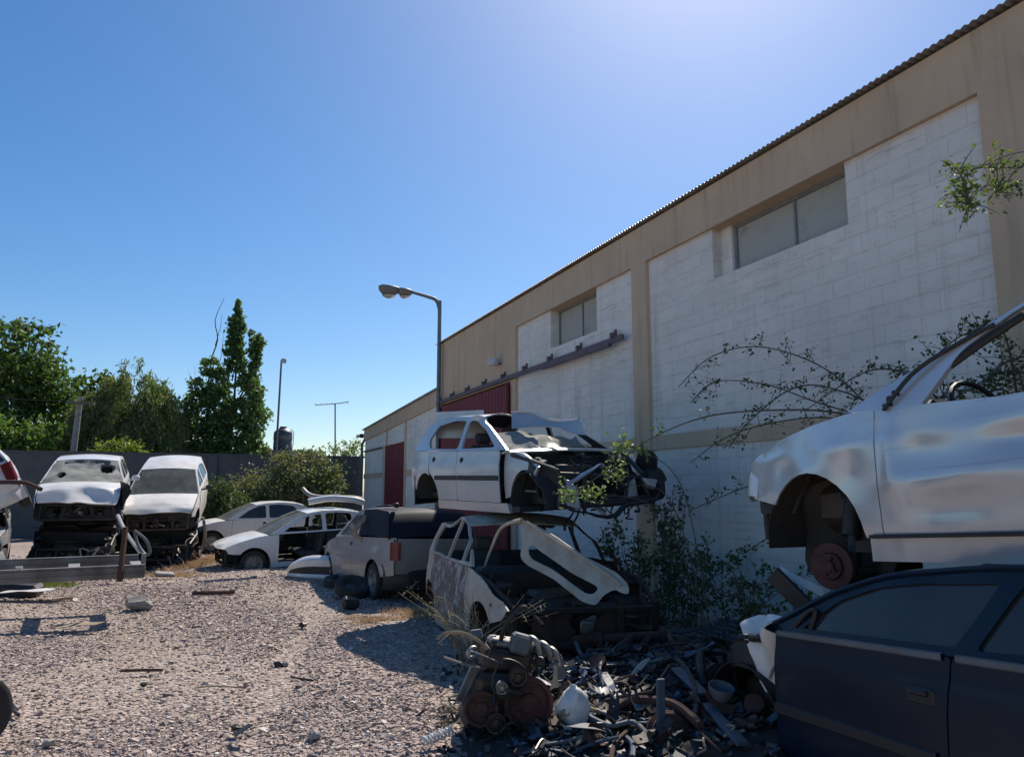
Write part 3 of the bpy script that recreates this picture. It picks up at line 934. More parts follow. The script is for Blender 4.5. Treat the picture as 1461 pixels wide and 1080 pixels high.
# --- silver pickup
mt = dict(paint=P_GREY, inner=INNER)
c = Car('wrecked_pickup', 'silver pickup seen from behind with red tail light and dark canopy', 'pickup', PICKUP, (-2.01, 12.74, -.07), (119, 1.5, 1.5), .875, mt, None, step=.07)
for sg in (1, -1):
    c.pillars(sg); c.quarter(sg); c.sill(sg); c.door(sg, 'front'); c.fender(sg); c.side_glass(sg, G_CLEAR)
c.roof([M_BLACK, M_BLACK]); c.hood(); c.cowl([M_BLACK, M_BLACK]); c.windscreen(G_CLEAR); c.under(mat=M_BLACK)
c.tailgate(); c.bumper(False, [M_BLACK, M_BLACK], -.02)
for sg in (1, -1):
    G = []
    for a_ in np.linspace(0, 1, 9):
        t_ = a_ * math.pi / 2
        G.append([(-2.215 + .15 * (1 - math.cos(t_)), sg * (.64 + .10 * math.sin(t_) ** .7), z) for z in np.linspace(.68, .96, 6)])
    mb = MB(); mb.grid(G, 0, .02 if sg < 0 else -.02); l_ = c.put(mb, 'tail_light', [M_REDL])
    mb = MB(); mb.box((-2.205, sg * .685, .80), (.02, .06, .08), None, bev=.01); c.put(mb, 'reversing_lens', [M_CLEARL], l_)
c.bumper(True, [M_BLACK, M_BLACK])
for f in (True, False):
    for sg in (1, -1): c.wheel(f, sg, 'tyre')
mb = MB()
mb.box((-1.3, 0, .52), (1.7, 1.36, .04)); mb.box((-.46, 0, .75), (.03, 1.36, .5))
for sg in (1, -1): mb.box((-1.3, sg * .70, .77), (1.7, .03, .48))
c.put(mb, 'cargo_bed', [INNER])
NAVY = plain('navy_canopy_paint', (.006, .012, .03), .6, bumpy=0)
NAVY.node_tree.nodes['Principled BSDF'].inputs['Specular IOR Level'].default_value = .15
mb = MB()
G = [[(x - .05 * (1 - v * v), v * w, z) for v in np.linspace(-1, 1, 9)] for x, w, z in ((-.40, .74, 1.0), (-.43, .72, 1.05), (-.47, .66, 1.3), (-.44, .60, 1.48))]
mb.grid(G, 0, .02); c.put(mb, 'rear_panel', [NAVY])
mb = MB()
G = [[(x, v * (.77 - .10 * max(0, (z - 1.06) / .44)), z - .04 * v * v) for v in np.linspace(-1, 1, 9)] for x, z in ((-2.0, 1.05), (-1.92, 1.24), (-1.80, 1.42), (-1.70, 1.49), (-1.1, 1.53), (-.44, 1.53))]
mb.grid(G, 0, -.02)
for sg in (1, -1):
    mb.add([(-2.0, sg * .77, 1.04), (-1.80, sg * .70, 1.385), (-1.70, sg * .67, 1.45), (-1.1, sg * .665, 1.49), (-.44, sg * .665, 1.49), (-.44, sg * .77, 1.04)], [(0, 1, 2, 3, 4, 5)])
c.put(mb, 'canopy', [NAVY])
mb = MB(); mb.box((-1.7, .55, 1.56), (.09, .09, .07), bev=.02); mb.tube([(-1.66, .5, 1.52), (-1.2, .5, 1.56), (-.6, .5, 1.55)], .014, 6); c.put(mb, 'roof_rack', [M_BLACK])

# --- white saloon without its front door
mt = dict(paint=P_WHITE, inner=M_BLACK)
c = Car('doorless_saloon', 'white saloon with missing front door and black cabin behind the silver pickup', 'car', SEDAN, (-4.62, 17.03, -.16), (211, 1.4, -.9), .92, mt, lambda V: crumple(V, lambda v: sstep(v[:, 0], 1.4, 2), .05, 3, 61), step=.08)
for sg in (1, -1):
    c.pillars(sg); c.quarter(sg); c.sill(sg); c.fender(sg); c.door(sg, 'rear', mats=[M_BLACK if sg > 0 else P_WHITE, M_BLACK])
    c.wheel(True, sg, 'tyre'); c.wheel(False, sg, 'tyre')
c.door(-1, 'front'); c.roof(); c.hood(); c.windscreen(G_CLEAR); c.cowl([M_BLACK, M_BLACK]); c.under(); c.tailgate(); c.rear_glass(G_DARK); c.engine_bay(M_BLACK, 7, 20)

# --- the two sunlit white wrecks at the back left, each on a stripped black hulk
def df_A(V):
    m = sstep(V[:, 0], 1.15, 1.8)
    V = crumple(V, lambda v: sstep(v[:, 0], 1.0, 1.75), .12, 2.2, 71)
    V = V.copy(); V[:, 0] -= m * .18; V[:, 2] -= m * m * .06
    return V
mt = dict(paint=P_WHITE, inner=INNER)
c = Car('crashed_hatchback', 'white hatchback with holed windscreen and buckled hood by the back wall', 'car', HATCH, (-8.72, 15.74, .93), (-66, 5.3, .7), .92, mt, df_A, step=.09)
for sg in (1, -1):
    c.pillars(sg); c.quarter(sg); c.sill(sg); c.door(sg, 'front'); c.door(sg, 'rear'); c.side_glass(sg, G_DARK)
c.fender(-1); c.roof(); c.hood(label='white hood folded and creased at its front edge'); c.cowl([M_BLACK, M_BLACK]); c.under(); c.tailgate(); c.engine_bay(M_BLACK, 23, 40); c.wires(20, 1.5, (.25, .7), 24)
xs, zs = c.rpts(0, 3, 44)
G = c.cross(xs, zs, .03, .05, 70, .02, .14)
Q = dent(G.reshape(-1, 3), (.3, .1, 1.15), (.25, .4, .2), (-.1, 0, -.06))
G = (Q + nv(Q, 5, 3) * .012).reshape(G.shape)
mb = MB(); a_, b_ = G.shape[:2]
F_ = []
for i in range(a_ - 1):
    for j in range(b_ - 1):
        u, v = i / a_, j / b_
        w_ = .045 * noise.noise(Vector((u * 6, v * 9, 1))) + .02 * noise.noise(Vector((u * 20, v * 26, 4)))
        hole = ((v - .80) / .11) ** 2 + ((u - .60) / .24) ** 2 < 1 + w_ * 14 or ((v - .20) / .055) ** 2 + ((u - .28) / .11) ** 2 < 1 + w_ * 14 or abs(u - .9 + .2 * abs(v - .5)) < .05 + w_ * 1.6 and .15 < v < .85
        if not hole: F_.append((i * b_ + j, i * b_ + j + 1, (i + 1) * b_ + j + 1, (i + 1) * b_ + j))
mb.add(G.reshape(-1, 3), F_, 0, True); c.put(mb, 'windscreen', [G_PALE])
mb = MB(); mb.tube([(.6, .84, .95), (.58, .95, .96)], .02, 6); mb.box((.58, 1.0, 1.0), (.08, .16, .12), bev=.03); c.put(mb, 'wing_mirror', [P_WHITE])
mb = MB(); G = [[(1.25 + .3 * u, .75 + .1 * math.sin(u * 3), .5 + .45 * t) for u in np.linspace(0, 1, 6)] for t in np.linspace(0, 1, 6)]
mb.grid(crumple(np.array(G).reshape(-1, 3), lambda v: np.ones(len(v)), .12, 4, 3).reshape(6, 6, 3), 0, .01); c.put(mb, 'crumpled_fender', [M_BLACK])

def df_B(V):
    V = crumple(V, lambda v: sstep(v[:, 0], 1.3, 1.85), .06, 2.5, 81)
    V = V.copy(); V[:, 0] -= sstep(V[:, 0], 1.4, 1.9) * .08
    return V
mt = dict(paint=P_WHITE2, inner=INNER)
WAG = dict(HATCH, roof=[(.80, .925), (.50, 1.09), (.22, 1.24), (-.02, 1.335), (-.35, 1.40), (-.8, 1.43), (-1.25, 1.42), (-1.55, 1.38), (-1.68, 1.2), (-1.76, .97)])
c = Car('wrecked_wagon', 'white wagon tilted nose down with its grille gone right of the crashed hatchback', 'car', WAG, (-7.83, 17.56, .82), (-72.8, 12.5, 1.0), .92, mt, df_B, step=.09)
for sg in (1, -1):
    c.pillars(sg); c.quarter(sg); c.sill(sg); c.door(sg, 'front'); c.door(sg, 'rear'); c.side_glass(sg, G_DARK); c.fender(sg)
c.roof(); c.hood(); c.cowl([M_BLACK, M_BLACK]); c.windscreen(G_CLEAR); c.under(); c.tailgate(); c.engine_bay(M_DARKMET, 29, 40)
mb = MB(); mb.box((1.66, 0, .60), (.10, 1.3, .12), (0, .1, 0), bev=.03); mb.box((1.68, 0, .50), (.06, 1.2, .06), bev=.02)
for y in (-.32, .28): mb.box((1.70, y, .56), (.04, .16, .10), m=1, bev=.01)
for y in (-.62, .62): mb.box((1.62, y, .60), (.14, .2, .16), (0, 0, y), bev=.04)
c.put(mb, 'grille', [LINER, M_BLACK])
mb = MB(); mb.tube([(.55, .80, .95), (.55, .92, .97)], .02, 6); mb.box((.55, .98, 1.0), (.08, .16, .12), bev=.03); c.put(mb, 'wing_mirror', [M_BLACK])

HULK = dict(HATCH, npass=0)
def hulk(label, loc, ypr, seed):
    def d(V):
        V = crumple(V, lambda v: np.ones(len(v)), .09, 2.2, seed)
        return V
    c = Car('stripped_hulk', label, 'car hulk', HULK, loc, ypr, .92, dict(paint=M_DARKMET, inner=M_BLACK), d, step=.1)
    for sg in (1, -1): c.quarter(sg); c.door(sg, 'rear', handle=False); c.sill(sg)
    c.under(False); c.engine_bay(M_BLACK, seed, 50); c.wires(24, 1.5, (.2, .7), seed)
    c.wheel(True, -1, 'tyre'); c.wheel(True, 1, 'disc')
    mb = MB(); w = .66
    
    G = [[(x, v * .72, 1.16 - .06 * v * v - .10 * abs(x + .3)) for v in np.linspace(-1, 1, 12)] for x in np.linspace(.95, -1.5, 16)]
    mb.grid(crumple(np.array(G).reshape(-1, 3), lambda v: np.ones(len(v)), .10, 3.5, seed).reshape(16, 12, 3), 0, .02); c.put(mb, 'crushed_roof', [M_DARKMET])
    mb = MB(); mb.box((.70, 0, .98), (.10, 1.34, .30), (0, .2, 0), bev=.03); c.put(mb, 'crushed_dashboard', [M_BLACK])
    for sg in (1, -1):
        mb = MB(); mb.tube([(.72, sg * .70, .80), (.66, sg * .68, 1.02), (.45, sg * .66, 1.14)], .05, 6, 0, True, 3); c.put(mb, 'bent_pillar', [M_DARKMET])
    r = random.Random(seed)
    for k in range(7):
        mb = MB()
        p = (1.72, r.uniform(-.7, .7), r.uniform(.15, .7))
        mb.tube([p, (1.8, p[1] + r.uniform(-.2, .2), p[2] + r.uniform(-.3, .1)), (1.85, p[1] + r.uniform(-.3, .3), max(.05, p[2] - .3))], .014, 6, 0, True, 3)
        c.put(mb, 'bent_bracket', [M_GALV])
    return c
hulk('stripped black car hulk carrying the crashed white hatchback', (-8.9, 15.95, -.08), (-66, 1, 0), 91)
hulk('stripped black car hulk carrying the tilted white wagon', (-7.85, 17.6, -.08), (-72, 2, 0), 95)

# --- white hatchback half hidden behind the shrub
mt = dict(paint=P_WHITE2, inner=INNER)
c = Car('abandoned_hatchback', 'white hatchback half hidden between the shrub and the doorless saloon', 'car', HATCH, (-7.0, 20.6, -.02), (212, 0, 0), .9, mt, None, step=.1)
for sg in (1, -1):
    c.pillars(sg); c.quarter(sg); c.sill(sg); c.door(sg, 'front'); c.door(sg, 'rear'); c.fender(sg); c.side_glass(sg, G_DARK); c.wheel(True, sg); c.wheel(False, sg)
c.roof(); c.hood(); c.windscreen(G_CLEAR); c.cowl([M_BLACK, M_BLACK]); c.under(); c.tailgate(); c.rear_glass(G_DARK); c.bumper(True); c.lights(True)

# --- far left stack
mt = dict(paint=P_GREY, inner=INNER)
c = Car('grey_wreck', 'grey car with crumpled nose at the left edge under the rolled white car', 'car', HATCH, (-9.35, 13.0, .14), (-58, 3, 0), .95, mt, lambda V: crumple(V, lambda v: sstep(v[:, 0], 1.0, 1.7), .12, 2.4, 101), step=.08)
for sg in (1, -1):
    c.pillars(sg); c.quarter(sg); c.sill(sg); c.door(sg, 'front'); c.door(sg, 'rear'); c.fender(sg); c.wheel(True, sg, 'tyre', -.0); c.wheel(False, sg, 'tyre')
c.roof(); c.hood(); c.bumper(True); c.under(); c.tailgate(); c.engine_bay(M_BLACK, 31, 24); c.lights(True)
mt = dict(paint=P_WHITE, inner=INNER)
c = Car('rolled_car', 'white car rolled on its side at the left edge showing its tail light', 'car', HATCH, (-9.40, 13.6, 1.12), (128, -6, -26), .92, mt, None, step=.08)
for sg in (1, -1):
    c.pillars(sg); c.quarter(sg); c.sill(sg); c.door(sg, 'front'); c.door(sg, 'rear'); c.fender(sg); c.wheel(False, sg); c.side_glass(sg, G_DARK)
c.roof(); c.hood(); c.bumper(False); c.bumper(True); c.lights(False); c.under(); c.tailgate(); c.rear_glass(G_DARK)
# ------------------------------------------------------------------ ground
def ground_mat():
    m, nt, b = nmat('gravel_ground')
    tc = nt.nodes.new('ShaderNodeTexCoord')
    vo = nt.nodes.new('ShaderNodeTexVoronoi'); vo.inputs['Scale'].default_value = 26
    nt.links.new(tc.outputs['Object'], vo.inputs['Vector'])
    sx = nt.nodes.new('ShaderNodeSeparateColor'); nt.links.new(vo.outputs['Color'], sx.inputs[0])
    st_ = ramp(nt, sx.outputs[0], [(.0, (.20, .16, .135)), (.35, (.33, .265, .23)), (.65, (.43, .35, .305)), (.9, (.43, .33, .28)), (1., (.57, .51, .46))])
    big = ramp(nt, tex(nt, .35, 6, .6), [(.38, 0), (.62, 1)])
    c = mixc(nt, big, st_, mixc(nt, .6, st_, (.43, .36, .305)))
    fine = ramp(nt, tex(nt, 120, 3), [(.3, .7), (.7, 1.15)])
    c = mixc(nt, 1.0, c, fine, 'MULTIPLY')
    dirt = ramp(nt, tex(nt, .30, 6, .65), [(.50, 0), (.66, .8)])
    c = mixc(nt, dirt, c, (.31, .245, .195))
    oil = ramp(nt, tex(nt, .55, 5, .6, sc3=(1, 1.3, 1)), [(.66, 0), (.74, .7)])
    c = mixc(nt, oil, c, (.12, .10, .09))
    nt.links.new(c, b.inputs['Base Color']); b.inputs['Roughness'].default_value = .92
    b.inputs['Specular IOR Level'].default_value = .2
    ad = nt.nodes.new('ShaderNodeMath'); ad.operation = 'SUBTRACT'; ad.inputs[0].default_value = 1
    nt.links.new(vo.outputs['Distance'], ad.inputs[1])
    bump(nt, b, ad.outputs[0], .9, .035)
    return m
def gz(x, y):
    x = np.asarray(x, float); y = np.asarray(y, float)
    q = x + .16 * y
    rut = -.035 * (np.exp(-((q + .9) / .20) ** 2) + np.exp(-((q - .55) / .20) ** 2)) * np.clip((12 - y) / 4, 0, 1)
    return rut + .025 * np.sin(x * .9 + y * .35) + .02 * np.sin(y * .8 - x * .5 + 1.3) + .012 * np.sin(2.3 * x + 1.7 * y)
xs = np.r_[-900, -300, -100, -50, np.arange(-26, -8, .5), np.arange(-8, 4, .12), np.arange(4, 14.1, .5), 30, 80, 300, 900]
ys = np.r_[-60, -10, -3, np.arange(0, 40.1, .5), 60, 120, 300, 1200]
G = np.array([[(x, y, float(gz(x, y)) * (1 if abs(x) < 27 and -1 < y < 41 else 0) - .02) for y in ys] for x in xs])
mb = MB(); mb.grid(G); tag(mb.build('ground', ground_mat()), kind='structure')

def stone_mat():
    m, nt, b = nmat('gravel_stones')
    g = nt.nodes.new('ShaderNodeNewGeometry')
    c = ramp(nt, g.outputs['Random Per Island'], [(.0, (.12, .092, .08)), (.2, (.27, .215, .19)), (.5, (.42, .335, .295)), (.72, (.41, .295, .255)), (.9, (.52, .44, .395)), (1., (.70, .65, .60))])
    c = mixc(nt, ramp(nt, tex(nt, 60, 4), [(.35, 0), (.7, .35)]), c, (.2, .17, .15))
    nt.links.new(c, b.inputs['Base Color']); b.inputs['Roughness'].default_value = .85
    return m
def gravel(n):
    # stones laid over the yard, thinning with distance
    X = []; Y_ = []
    k = 0
    while k < n:
        y = 3.6 + 15.5 * rng.random(n * 2) ** 1.6
        x = -(y * .98 + .6) + rng.random(n * 2) * (y * 1.72 + 1.0)
        den = .55 + .9 * np.sin(x * 1.1 + 1.7 * np.sin(y * .6)) * np.sin(y * .8 + 1.3 * np.sin(x * .7 + 2)) - .5 * (np.exp(-((x + .16 * y + .9) / .3) ** 2) + np.exp(-((x + .16 * y - .55) / .3) ** 2))
        ok = (.923 * x + .384 * y < 5.6) & (rng.random(len(x)) < np.clip(den, .22, 1))
        X.append(x[ok]); Y_.append(y[ok]); k += ok.sum()
    x = np.concatenate(X)[:n]; y = np.concatenate(Y_)[:n]
    r = np.clip(rng.lognormal(math.log(.0092), .40, n), .005, .034) * (1 + np.clip((y - 5) / 22, 0, .5))
    base = np.array([(a, b, c) for a in (-1, 1) for b in (-1, 1) for c in (-1, 1)], float)
    V = base[None] * (1 + .5 * (rng.random((n, 8, 3)) - .5)) * .68
    V *= (rng.random((n, 1, 3)) * .7 + .65); V[:, :, 2] *= .55
    V *= r[:, None, None]
    a = rng.random(n) * 6.283; ca, sa = np.cos(a), np.sin(a)
    t = (rng.random(n) - .5) * 1.2; cb, sb = np.cos(t), np.sin(t)
    x1 = V[:, :, 0] * cb[:, None] + V[:, :, 2] * sb[:, None]; z1 = -V[:, :, 0] * sb[:, None] + V[:, :, 2] * cb[:, None]
    Q = np.stack([x1 * ca[:, None] - V[:, :, 1] * sa[:, None] + x[:, None], x1 * sa[:, None] + V[:, :, 1] * ca[:, None] + y[:, None], z1 + (gz(x, y) - .02 + r * .12)[:, None]], 2)
    f = np.array([(0, 1, 3, 2), (4, 6, 7, 5), (0, 4, 5, 1), (2, 3, 7, 6), (0, 2, 6, 4), (1, 5, 7, 3)])
    F = (f[None] + (np.arange(n) * 8)[:, None, None]).reshape(-1, 4)
    return rawmesh('gravel', Q.reshape(-1, 3), F, stone_mat())
def rawmesh(name, V, F, mat, parent=None, smooth=False):
    me = bpy.data.meshes.new(name)
    nv_, nf, k = len(V), len(F), F.shape[1]
    me.vertices.add(nv_); me.vertices.foreach_set('co', np.ascontiguousarray(V, np.float32).ravel())
    me.loops.add(nf * k); me.loops.foreach_set('vertex_index', np.ascontiguousarray(F, np.int32).ravel())
    me.polygons.add(nf); me.polygons.foreach_set('loop_start', np.arange(0, nf * k, k, dtype=np.int32))
    me.polygons.foreach_set('use_smooth', np.full(nf, smooth))
    me.update(calc_edges=True); me.materials.append(mat)
    o = bpy.data.objects.new(name, me); COL.objects.link(o)
    if parent is not None: o.parent = parent
    return o
tag(gravel(150000), 'loose pinkish grey gravel spread over the yard', 'gravel', None, 'stuff')

# ------------------------------------------------------------------ warehouse, in its own frame: x along the wall away from the camera, y out of the wall, z up
WN = np.array([.923, .384]); WN = WN / np.linalg.norm(WN); WT = np.array([-WN[1], WN[0]])
W_ROT = math.atan2(WT[1], WT[0]); W_ORG = WN * 6.0
def wpt(u, d, z): return (W_ORG[0] + WT[0] * u - WN[0] * d, W_ORG[1] + WT[1] * u - WN[1] * d, z)
def block_mat(name, c1, worn):
    m, nt, b = nmat(name)
    tc = nt.nodes.new('ShaderNodeTexCoord')
    mp = nt.nodes.new('ShaderNodeMapping'); mp.inputs['Rotation'].default_value = (-math.pi / 2, 0, 0)
    nt.links.new(tc.outputs['Object'], mp.inputs[0])
    br = nt.nodes.new('ShaderNodeTexBrick')
    br.inputs['Scale'].default_value = 1; br.inputs['Brick Width'].default_value = .40; br.inputs['Row Height'].default_value = .195
    br.inputs['Mortar Size'].default_value = .007; br.inputs['Mortar Smooth'].default_value = .5
    br.inputs['Color1'].default_value = (1, 1, 1, 1); br.inputs['Color2'].default_value = (.93, .93, .93, 1); br.inputs['Mortar'].default_value = (.90, .89, .88, 1)
    nt.links.new(mp.outputs[0], br.inputs['Vector'])
    n1 = tex(nt, 1.3, 8, .68, sc3=(.5, 1, 2.4)); n2 = tex(nt, 9, 7, .7, sc3=(.6, 1, 1.6))
    c = mixc(nt, ramp(nt, n1, [(.50, 0), (.70, .75)]), c1, worn)
    c = mixc(nt, ramp(nt, n2, [(.56, 0), (.66, .38)]), c, (.50, .42, .39))
    n3 = tex(nt, 3.2, 8, .75, sc3=(.35, 1, 4.5))
    c = mixc(nt, ramp(nt, n3, [(.57, 0), (.66, .65)]), c, (.48, .43, .40))
    c = mixc(nt, ramp(nt, tex(nt, .55, 4, .6), [(.4, 0), (.7, .35)]), c, (.55, .52, .48))
    low = nt.nodes.new('ShaderNodeSeparateXYZ'); nt.links.new(tc.outputs['Object'], low.inputs[0])
    drip = tex(nt, 1.0, 6, .7, sc3=(5, 1, .22))
    c = mixc(nt, ramp(nt, drip, [(.54, 0), (.74, .55)]), c, (.44, .37, .29))
    c = mixc(nt, 1.0, c, br.outputs['Color'], 'MULTIPLY')
    nt.links.new(c, b.inputs['Base Color']); b.inputs['Roughness'].default_value = .88; b.inputs['Specular IOR Level'].default_value = .25
    mixh = nt.nodes.new('ShaderNodeMath'); mixh.operation = 'MULTIPLY_ADD'; mixh.inputs[1].default_value = -.9
    nt.links.new(br.outputs['Fac'], mixh.inputs[0]); nt.links.new(n2, mixh.inputs[2])
    bump(nt, b, mixh.outputs[0], .55, .012)
    return m
M_BLOCK = block_mat('whitewashed_blocks', (.86, .81, .74), (.76, .67, .58))
def tan_mat():
    m, nt, b = nmat('tan_render')
    n1 = tex(nt, 1.1, 7, .65); dr = tex(nt, 1.2, 7, .7, sc3=(4, 1, .3))
    c = mixc(nt, ramp(nt, n1, [(.35, 0), (.7, 1)]), (.64, .48, .335), (.54, .40, .275))
    c = mixc(nt, ramp(nt, dr, [(.52, 0), (.75, .55)]), c, (.22, .18, .135))
    nt.links.new(c, b.inputs['Base Color']); b.inputs['Roughness'].default_value = .9; b.inputs['Specular IOR Level'].default_value = .2
    bump(nt, b, tex(nt, 45, 6), .3, .006)
    return m
M_TAN = tan_mat()
def red_mat():
    m, nt, b = nmat('dark_red_sheet')
    c = mixc(nt, ramp(nt, tex(nt, 2.4, 7, .65, sc3=(2, 1, .5)), [(.35, 0), (.75, 1)]), (.20, .022, .030), (.13, .018, .022))
    nt.links.new(c, b.inputs['Base Color']); b.inputs['Roughness'].default_value = .55
    return m
M_RED = red_mat()
M_ROOF = plain('zinc_roof_sheet', (.38, .38, .38), .5, .5, scale=3, col2=(.24, .22, .2))
M_PANE = glass('dusty_window_pane', (.12, .14, .15), .35, .8, 1.3)
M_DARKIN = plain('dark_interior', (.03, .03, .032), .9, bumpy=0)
M_PURPLE = plain('faded_purple_steel', (.17, .12, .13), .6, .2, scale=8)

M_WFRAME = plain('grey_window_steel', (.24, .25, .25), .6)
wh = empty('warehouse', (W_ORG[0], W_ORG[1], 0), (0, 0, W_ROT), 1, 'long whitewashed block warehouse with tan pillars and corrugated roof edge', 'warehouse')
def wb(name, boxes, mat, parent=None):
    mb = MB()
    for u0, u1, d0, d1, z0, z1 in boxes:
        mb.box(((u0 + u1) / 2, (d0 + d1) / 2, (z0 + z1) / 2), (abs(u1 - u0), abs(d1 - d0), z1 - z0))
    return mb.build(name, mat, parent or wh)
UE = 19.5; U0 = -8.0; EAV = 5.46
# block walls, one panel per bay (with openings cut for the windows)
def bay(u0, u1, w=None, zt=4.90):
    b_ = []
    if w:
        a, c_, zb_ = w
        b_ += [(u0, a, -.3, -.03, .0, zt), (c_, u1, -.3, -.03, .0, zt), (a, c_, -.3, -.03, .0, zb_)]
    else: b_ += [(u0, u1, -.3, -.03, 0, zt)]
    return b_
def wall_holes(name, u0, u1, w, zt=4.90, d=-.03):
    """one wall sheet with a window notch reaching up to the fascia"""
    mb = MB()
    if w:
        a, c_, zb_ = w
        o = [(u0, -.05), (u1, -.05), (u1, zt), (c_, zt), (c_, zb_), (a, zb_), (a, zt), (u0, zt)]
    else: o = [(u0, -.05), (u1, -.05), (u1, zt), (u0, zt)]
    V = [(x, d, z) for x, z in o] + [(x, d - .27, z) for x, z in o]; k = len(o)
    F = [tuple(range(k)), tuple(reversed(range(k, 2 * k)))] + [(i, i + k, (i + 1) % k + k, (i + 1) % k) for i in range(k)]
    mb.add(V, F); return mb.build(name, M_BLOCK, wh)
wall_holes('wall', 9.64, 14.18, (10.83, 12.60, 4.17))
wall_holes('wall', 4.05, 9.24, (5.55, 7.74, 4.24))
wall_holes('wall', -1.15, 3.65, (.3, 2.5, 4.24))
wall_holes('wall', U0, -1.55, None)
for u0 in (9.24, 3.65, -1.55): wb('pillar', [(u0, u0 + .40, -.3, .03, -.05, 4.90)], M_TAN)
wb('band', [(-8, -1.55, -.05, .0, 2.12, 2.32)], M_TAN); wb('band', [(-1.15, 3.65, -.05, .0, 2.12, 2.32)], M_TAN)
wb('band', [(4.05, 9.24, -.05, .0, 2.12, 2.32)], M_TAN); wb('band', [(9.64, 14.18, -.05, .0, 2.12, 2.32)], M_TAN)
wb('fascia', [(U0, UE, -.3, .03, 4.90, EAV)], M_TAN)
wb('end_wall', [(14.18, 14.46, -.3, .03, -.05, 4.90), (19.28, UE, -.3, .03, -.05, 4.90), (14.46, 19.28, -.3, .03, 3.80, 4.90)], M_TAN)
wb('gable_wall', [(UE - .25, UE - .002, -14, -.301, 0, EAV)], M_TAN)
mb = MB()   # corrugated roof with its wavy eave
us = np.arange(U0, UE + .14, .0127)
wv = .009 * np.sin(us * 2 * math.pi / .076)
G = [[(u, d, EAV + .03 + o_ + wv[i]) for d, o_ in ((.12, -.008), (.0, .0), (-7, .55), (-14, 0.9))] for i, u in enumerate(us)]
mb.grid(G, 0, -.006); mb.build('roof', M_ROOF, wh)
for a, c_, zb_, mids in ((5.55, 7.52, 4.24, 6.45), (10.83, 12.61, 4.17, 11.65), (.3, 2.5, 4.24, 1.4)):
    fr = wb('window', [(a, c_, -.26, -.20, zb_, zb_ + .045), (a, c_, -.26, -.20, 4.855, 4.90), (a, a + .045, -.26, -.20, zb_ + .045, 4.855), (c_ - .045, c_, -.26, -.20, zb_ + .045, 4.855), (mids, mids + .03, -.255, -.205, zb_ + .045, 4.855)], M_WFRAME)
    wb('pane', [(a + .04, c_ - .04, -.235, -.229, zb_ + .03, 4.87)], M_PANE, fr)
wb('window_reveal', [(7.52, 7.74, -.28, -.16, 4.24, 4.9)], M_BLOCK)
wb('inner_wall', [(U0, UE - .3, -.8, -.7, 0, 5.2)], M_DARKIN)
# sliding door with its rail
mb = MB()
us = np.arange(14.44, 19.3, .024)
mb.grid([[(u, .075 + .014 * math.copysign(min(1, abs(math.sin(u * 2 * math.pi / .19)) * 2.5), math.sin(u * 2 * math.pi / .19)), z) for z in (.05, 1.9, 3.74)] for u in us], 0, .004, None, False)
dr = mb.build('sliding_door', M_RED, wh)
mb = MB(); mb.box((14.44, .10, 1.9), (.06, .06, 3.7)); mb.build('door_frame', M_RED, dr)
rail = MB(); rail.box((14.6, .10, 3.86), (9.6, .05, .085)); rail.box((11.4, .125, 3.80), (2.5, .06, .05)); rail_o = rail.build('door_rail', M_PURPLE, wh)
for u in np.arange(10.1, 19.4, 1.15):
    mb = MB(); mb.box((u, .09, 3.93), (.07, .10, .10)); mb.box((u, .05, 3.99), (.05, .03, .09)); mb.build('rail_bracket', M_PURPLE, rail_o)

# low annex further down the same wall
an = empty('low_annex', (W_ORG[0], W_ORG[1], 0), (0, 0, W_ROT), 1, 'low whitewashed annex with red sheet door beyond the tall warehouse', 'annex')
def prism(name, pts, d0, d1, mat):
    mb = MB(); k = len(pts)
    mb.add([(u, d1, z) for u, z in pts] + [(u, d0, z) for u, z in pts], [tuple(range(k)), tuple(reversed(range(k, 2 * k)))] + [(i, (i + 1) % k, (i + 1) % k + k, i + k) for i in range(k)])
    return mb.build(name, mat, an)
za = lambda u: 4.26 - (u - 19.6) * .042
prism('wall', [(UE, -.05), (23.05, -.05), (23.05, za(23.05) - .42), (UE, za(UE) - .42)], -.3, -.03, M_BLOCK)
prism('wall', [(26.22, -.05), (29.2, -.05), (29.2, za(29.2) - .42), (26.22, za(26.22) - .42)], -.3, -.03, M_BLOCK)
prism('wall', [(23.05, 3.08), (26.22, 3.08), (26.22, za(26.22) - .42), (23.05, za(23.05) - .42)], -.3, -.035, M_BLOCK)
prism('fascia', [(UE, za(UE) - .42), (29.25, za(29.25) - .42), (29.25, za(29.25)), (UE, za(UE))], -.3, .02, M_TAN)
prism('band', [(UE, 2.0), (23.0, 2.0), (23.0, 2.18), (UE, 2.18)], -.05, .0, M_TAN)
prism('band', [(26.25, 2.0), (29.2, 2.0), (29.2, 2.18), (26.25, 2.18)], -.05, .0, M_TAN)
prism('pillar', [(22.98, -.05), (23.12, -.05), (23.12, za(23) - .42), (22.98, za(23) - .42)], -.3, .01, M_TAN)
prism('pillar', [(25.5, 3.09), (25.64, 3.09), (25.64, za(25.5) - .42), (25.5, za(25.5) - .42)], -.3, .01, M_TAN)
prism('lintel_pipe', [(26.25, 3.0), (29.2, 3.0), (29.2, 3.06), (26.25, 3.06)], -.02, .03, M_PURPLE)
mb = MB(); us = np.arange(23.13, 26.2, .03)
mb.grid([[(u, -.12 + .012 * math.copysign(min(1, abs(math.sin(u * 2 * math.pi / .22)) * 2.5), math.sin(u * 2 * math.pi / .22)), z) for z in (.05, 3.07)] for u in us], 0, .004, None, False)
mb.build('sheet_door', M_RED, an)
prism('roof', [(UE, za(UE) + .01), (29.4, za(29.4) + .01), (29.4, za(29.4) + .05), (UE, za(UE) + .05)], -12, .08, M_ROOF)
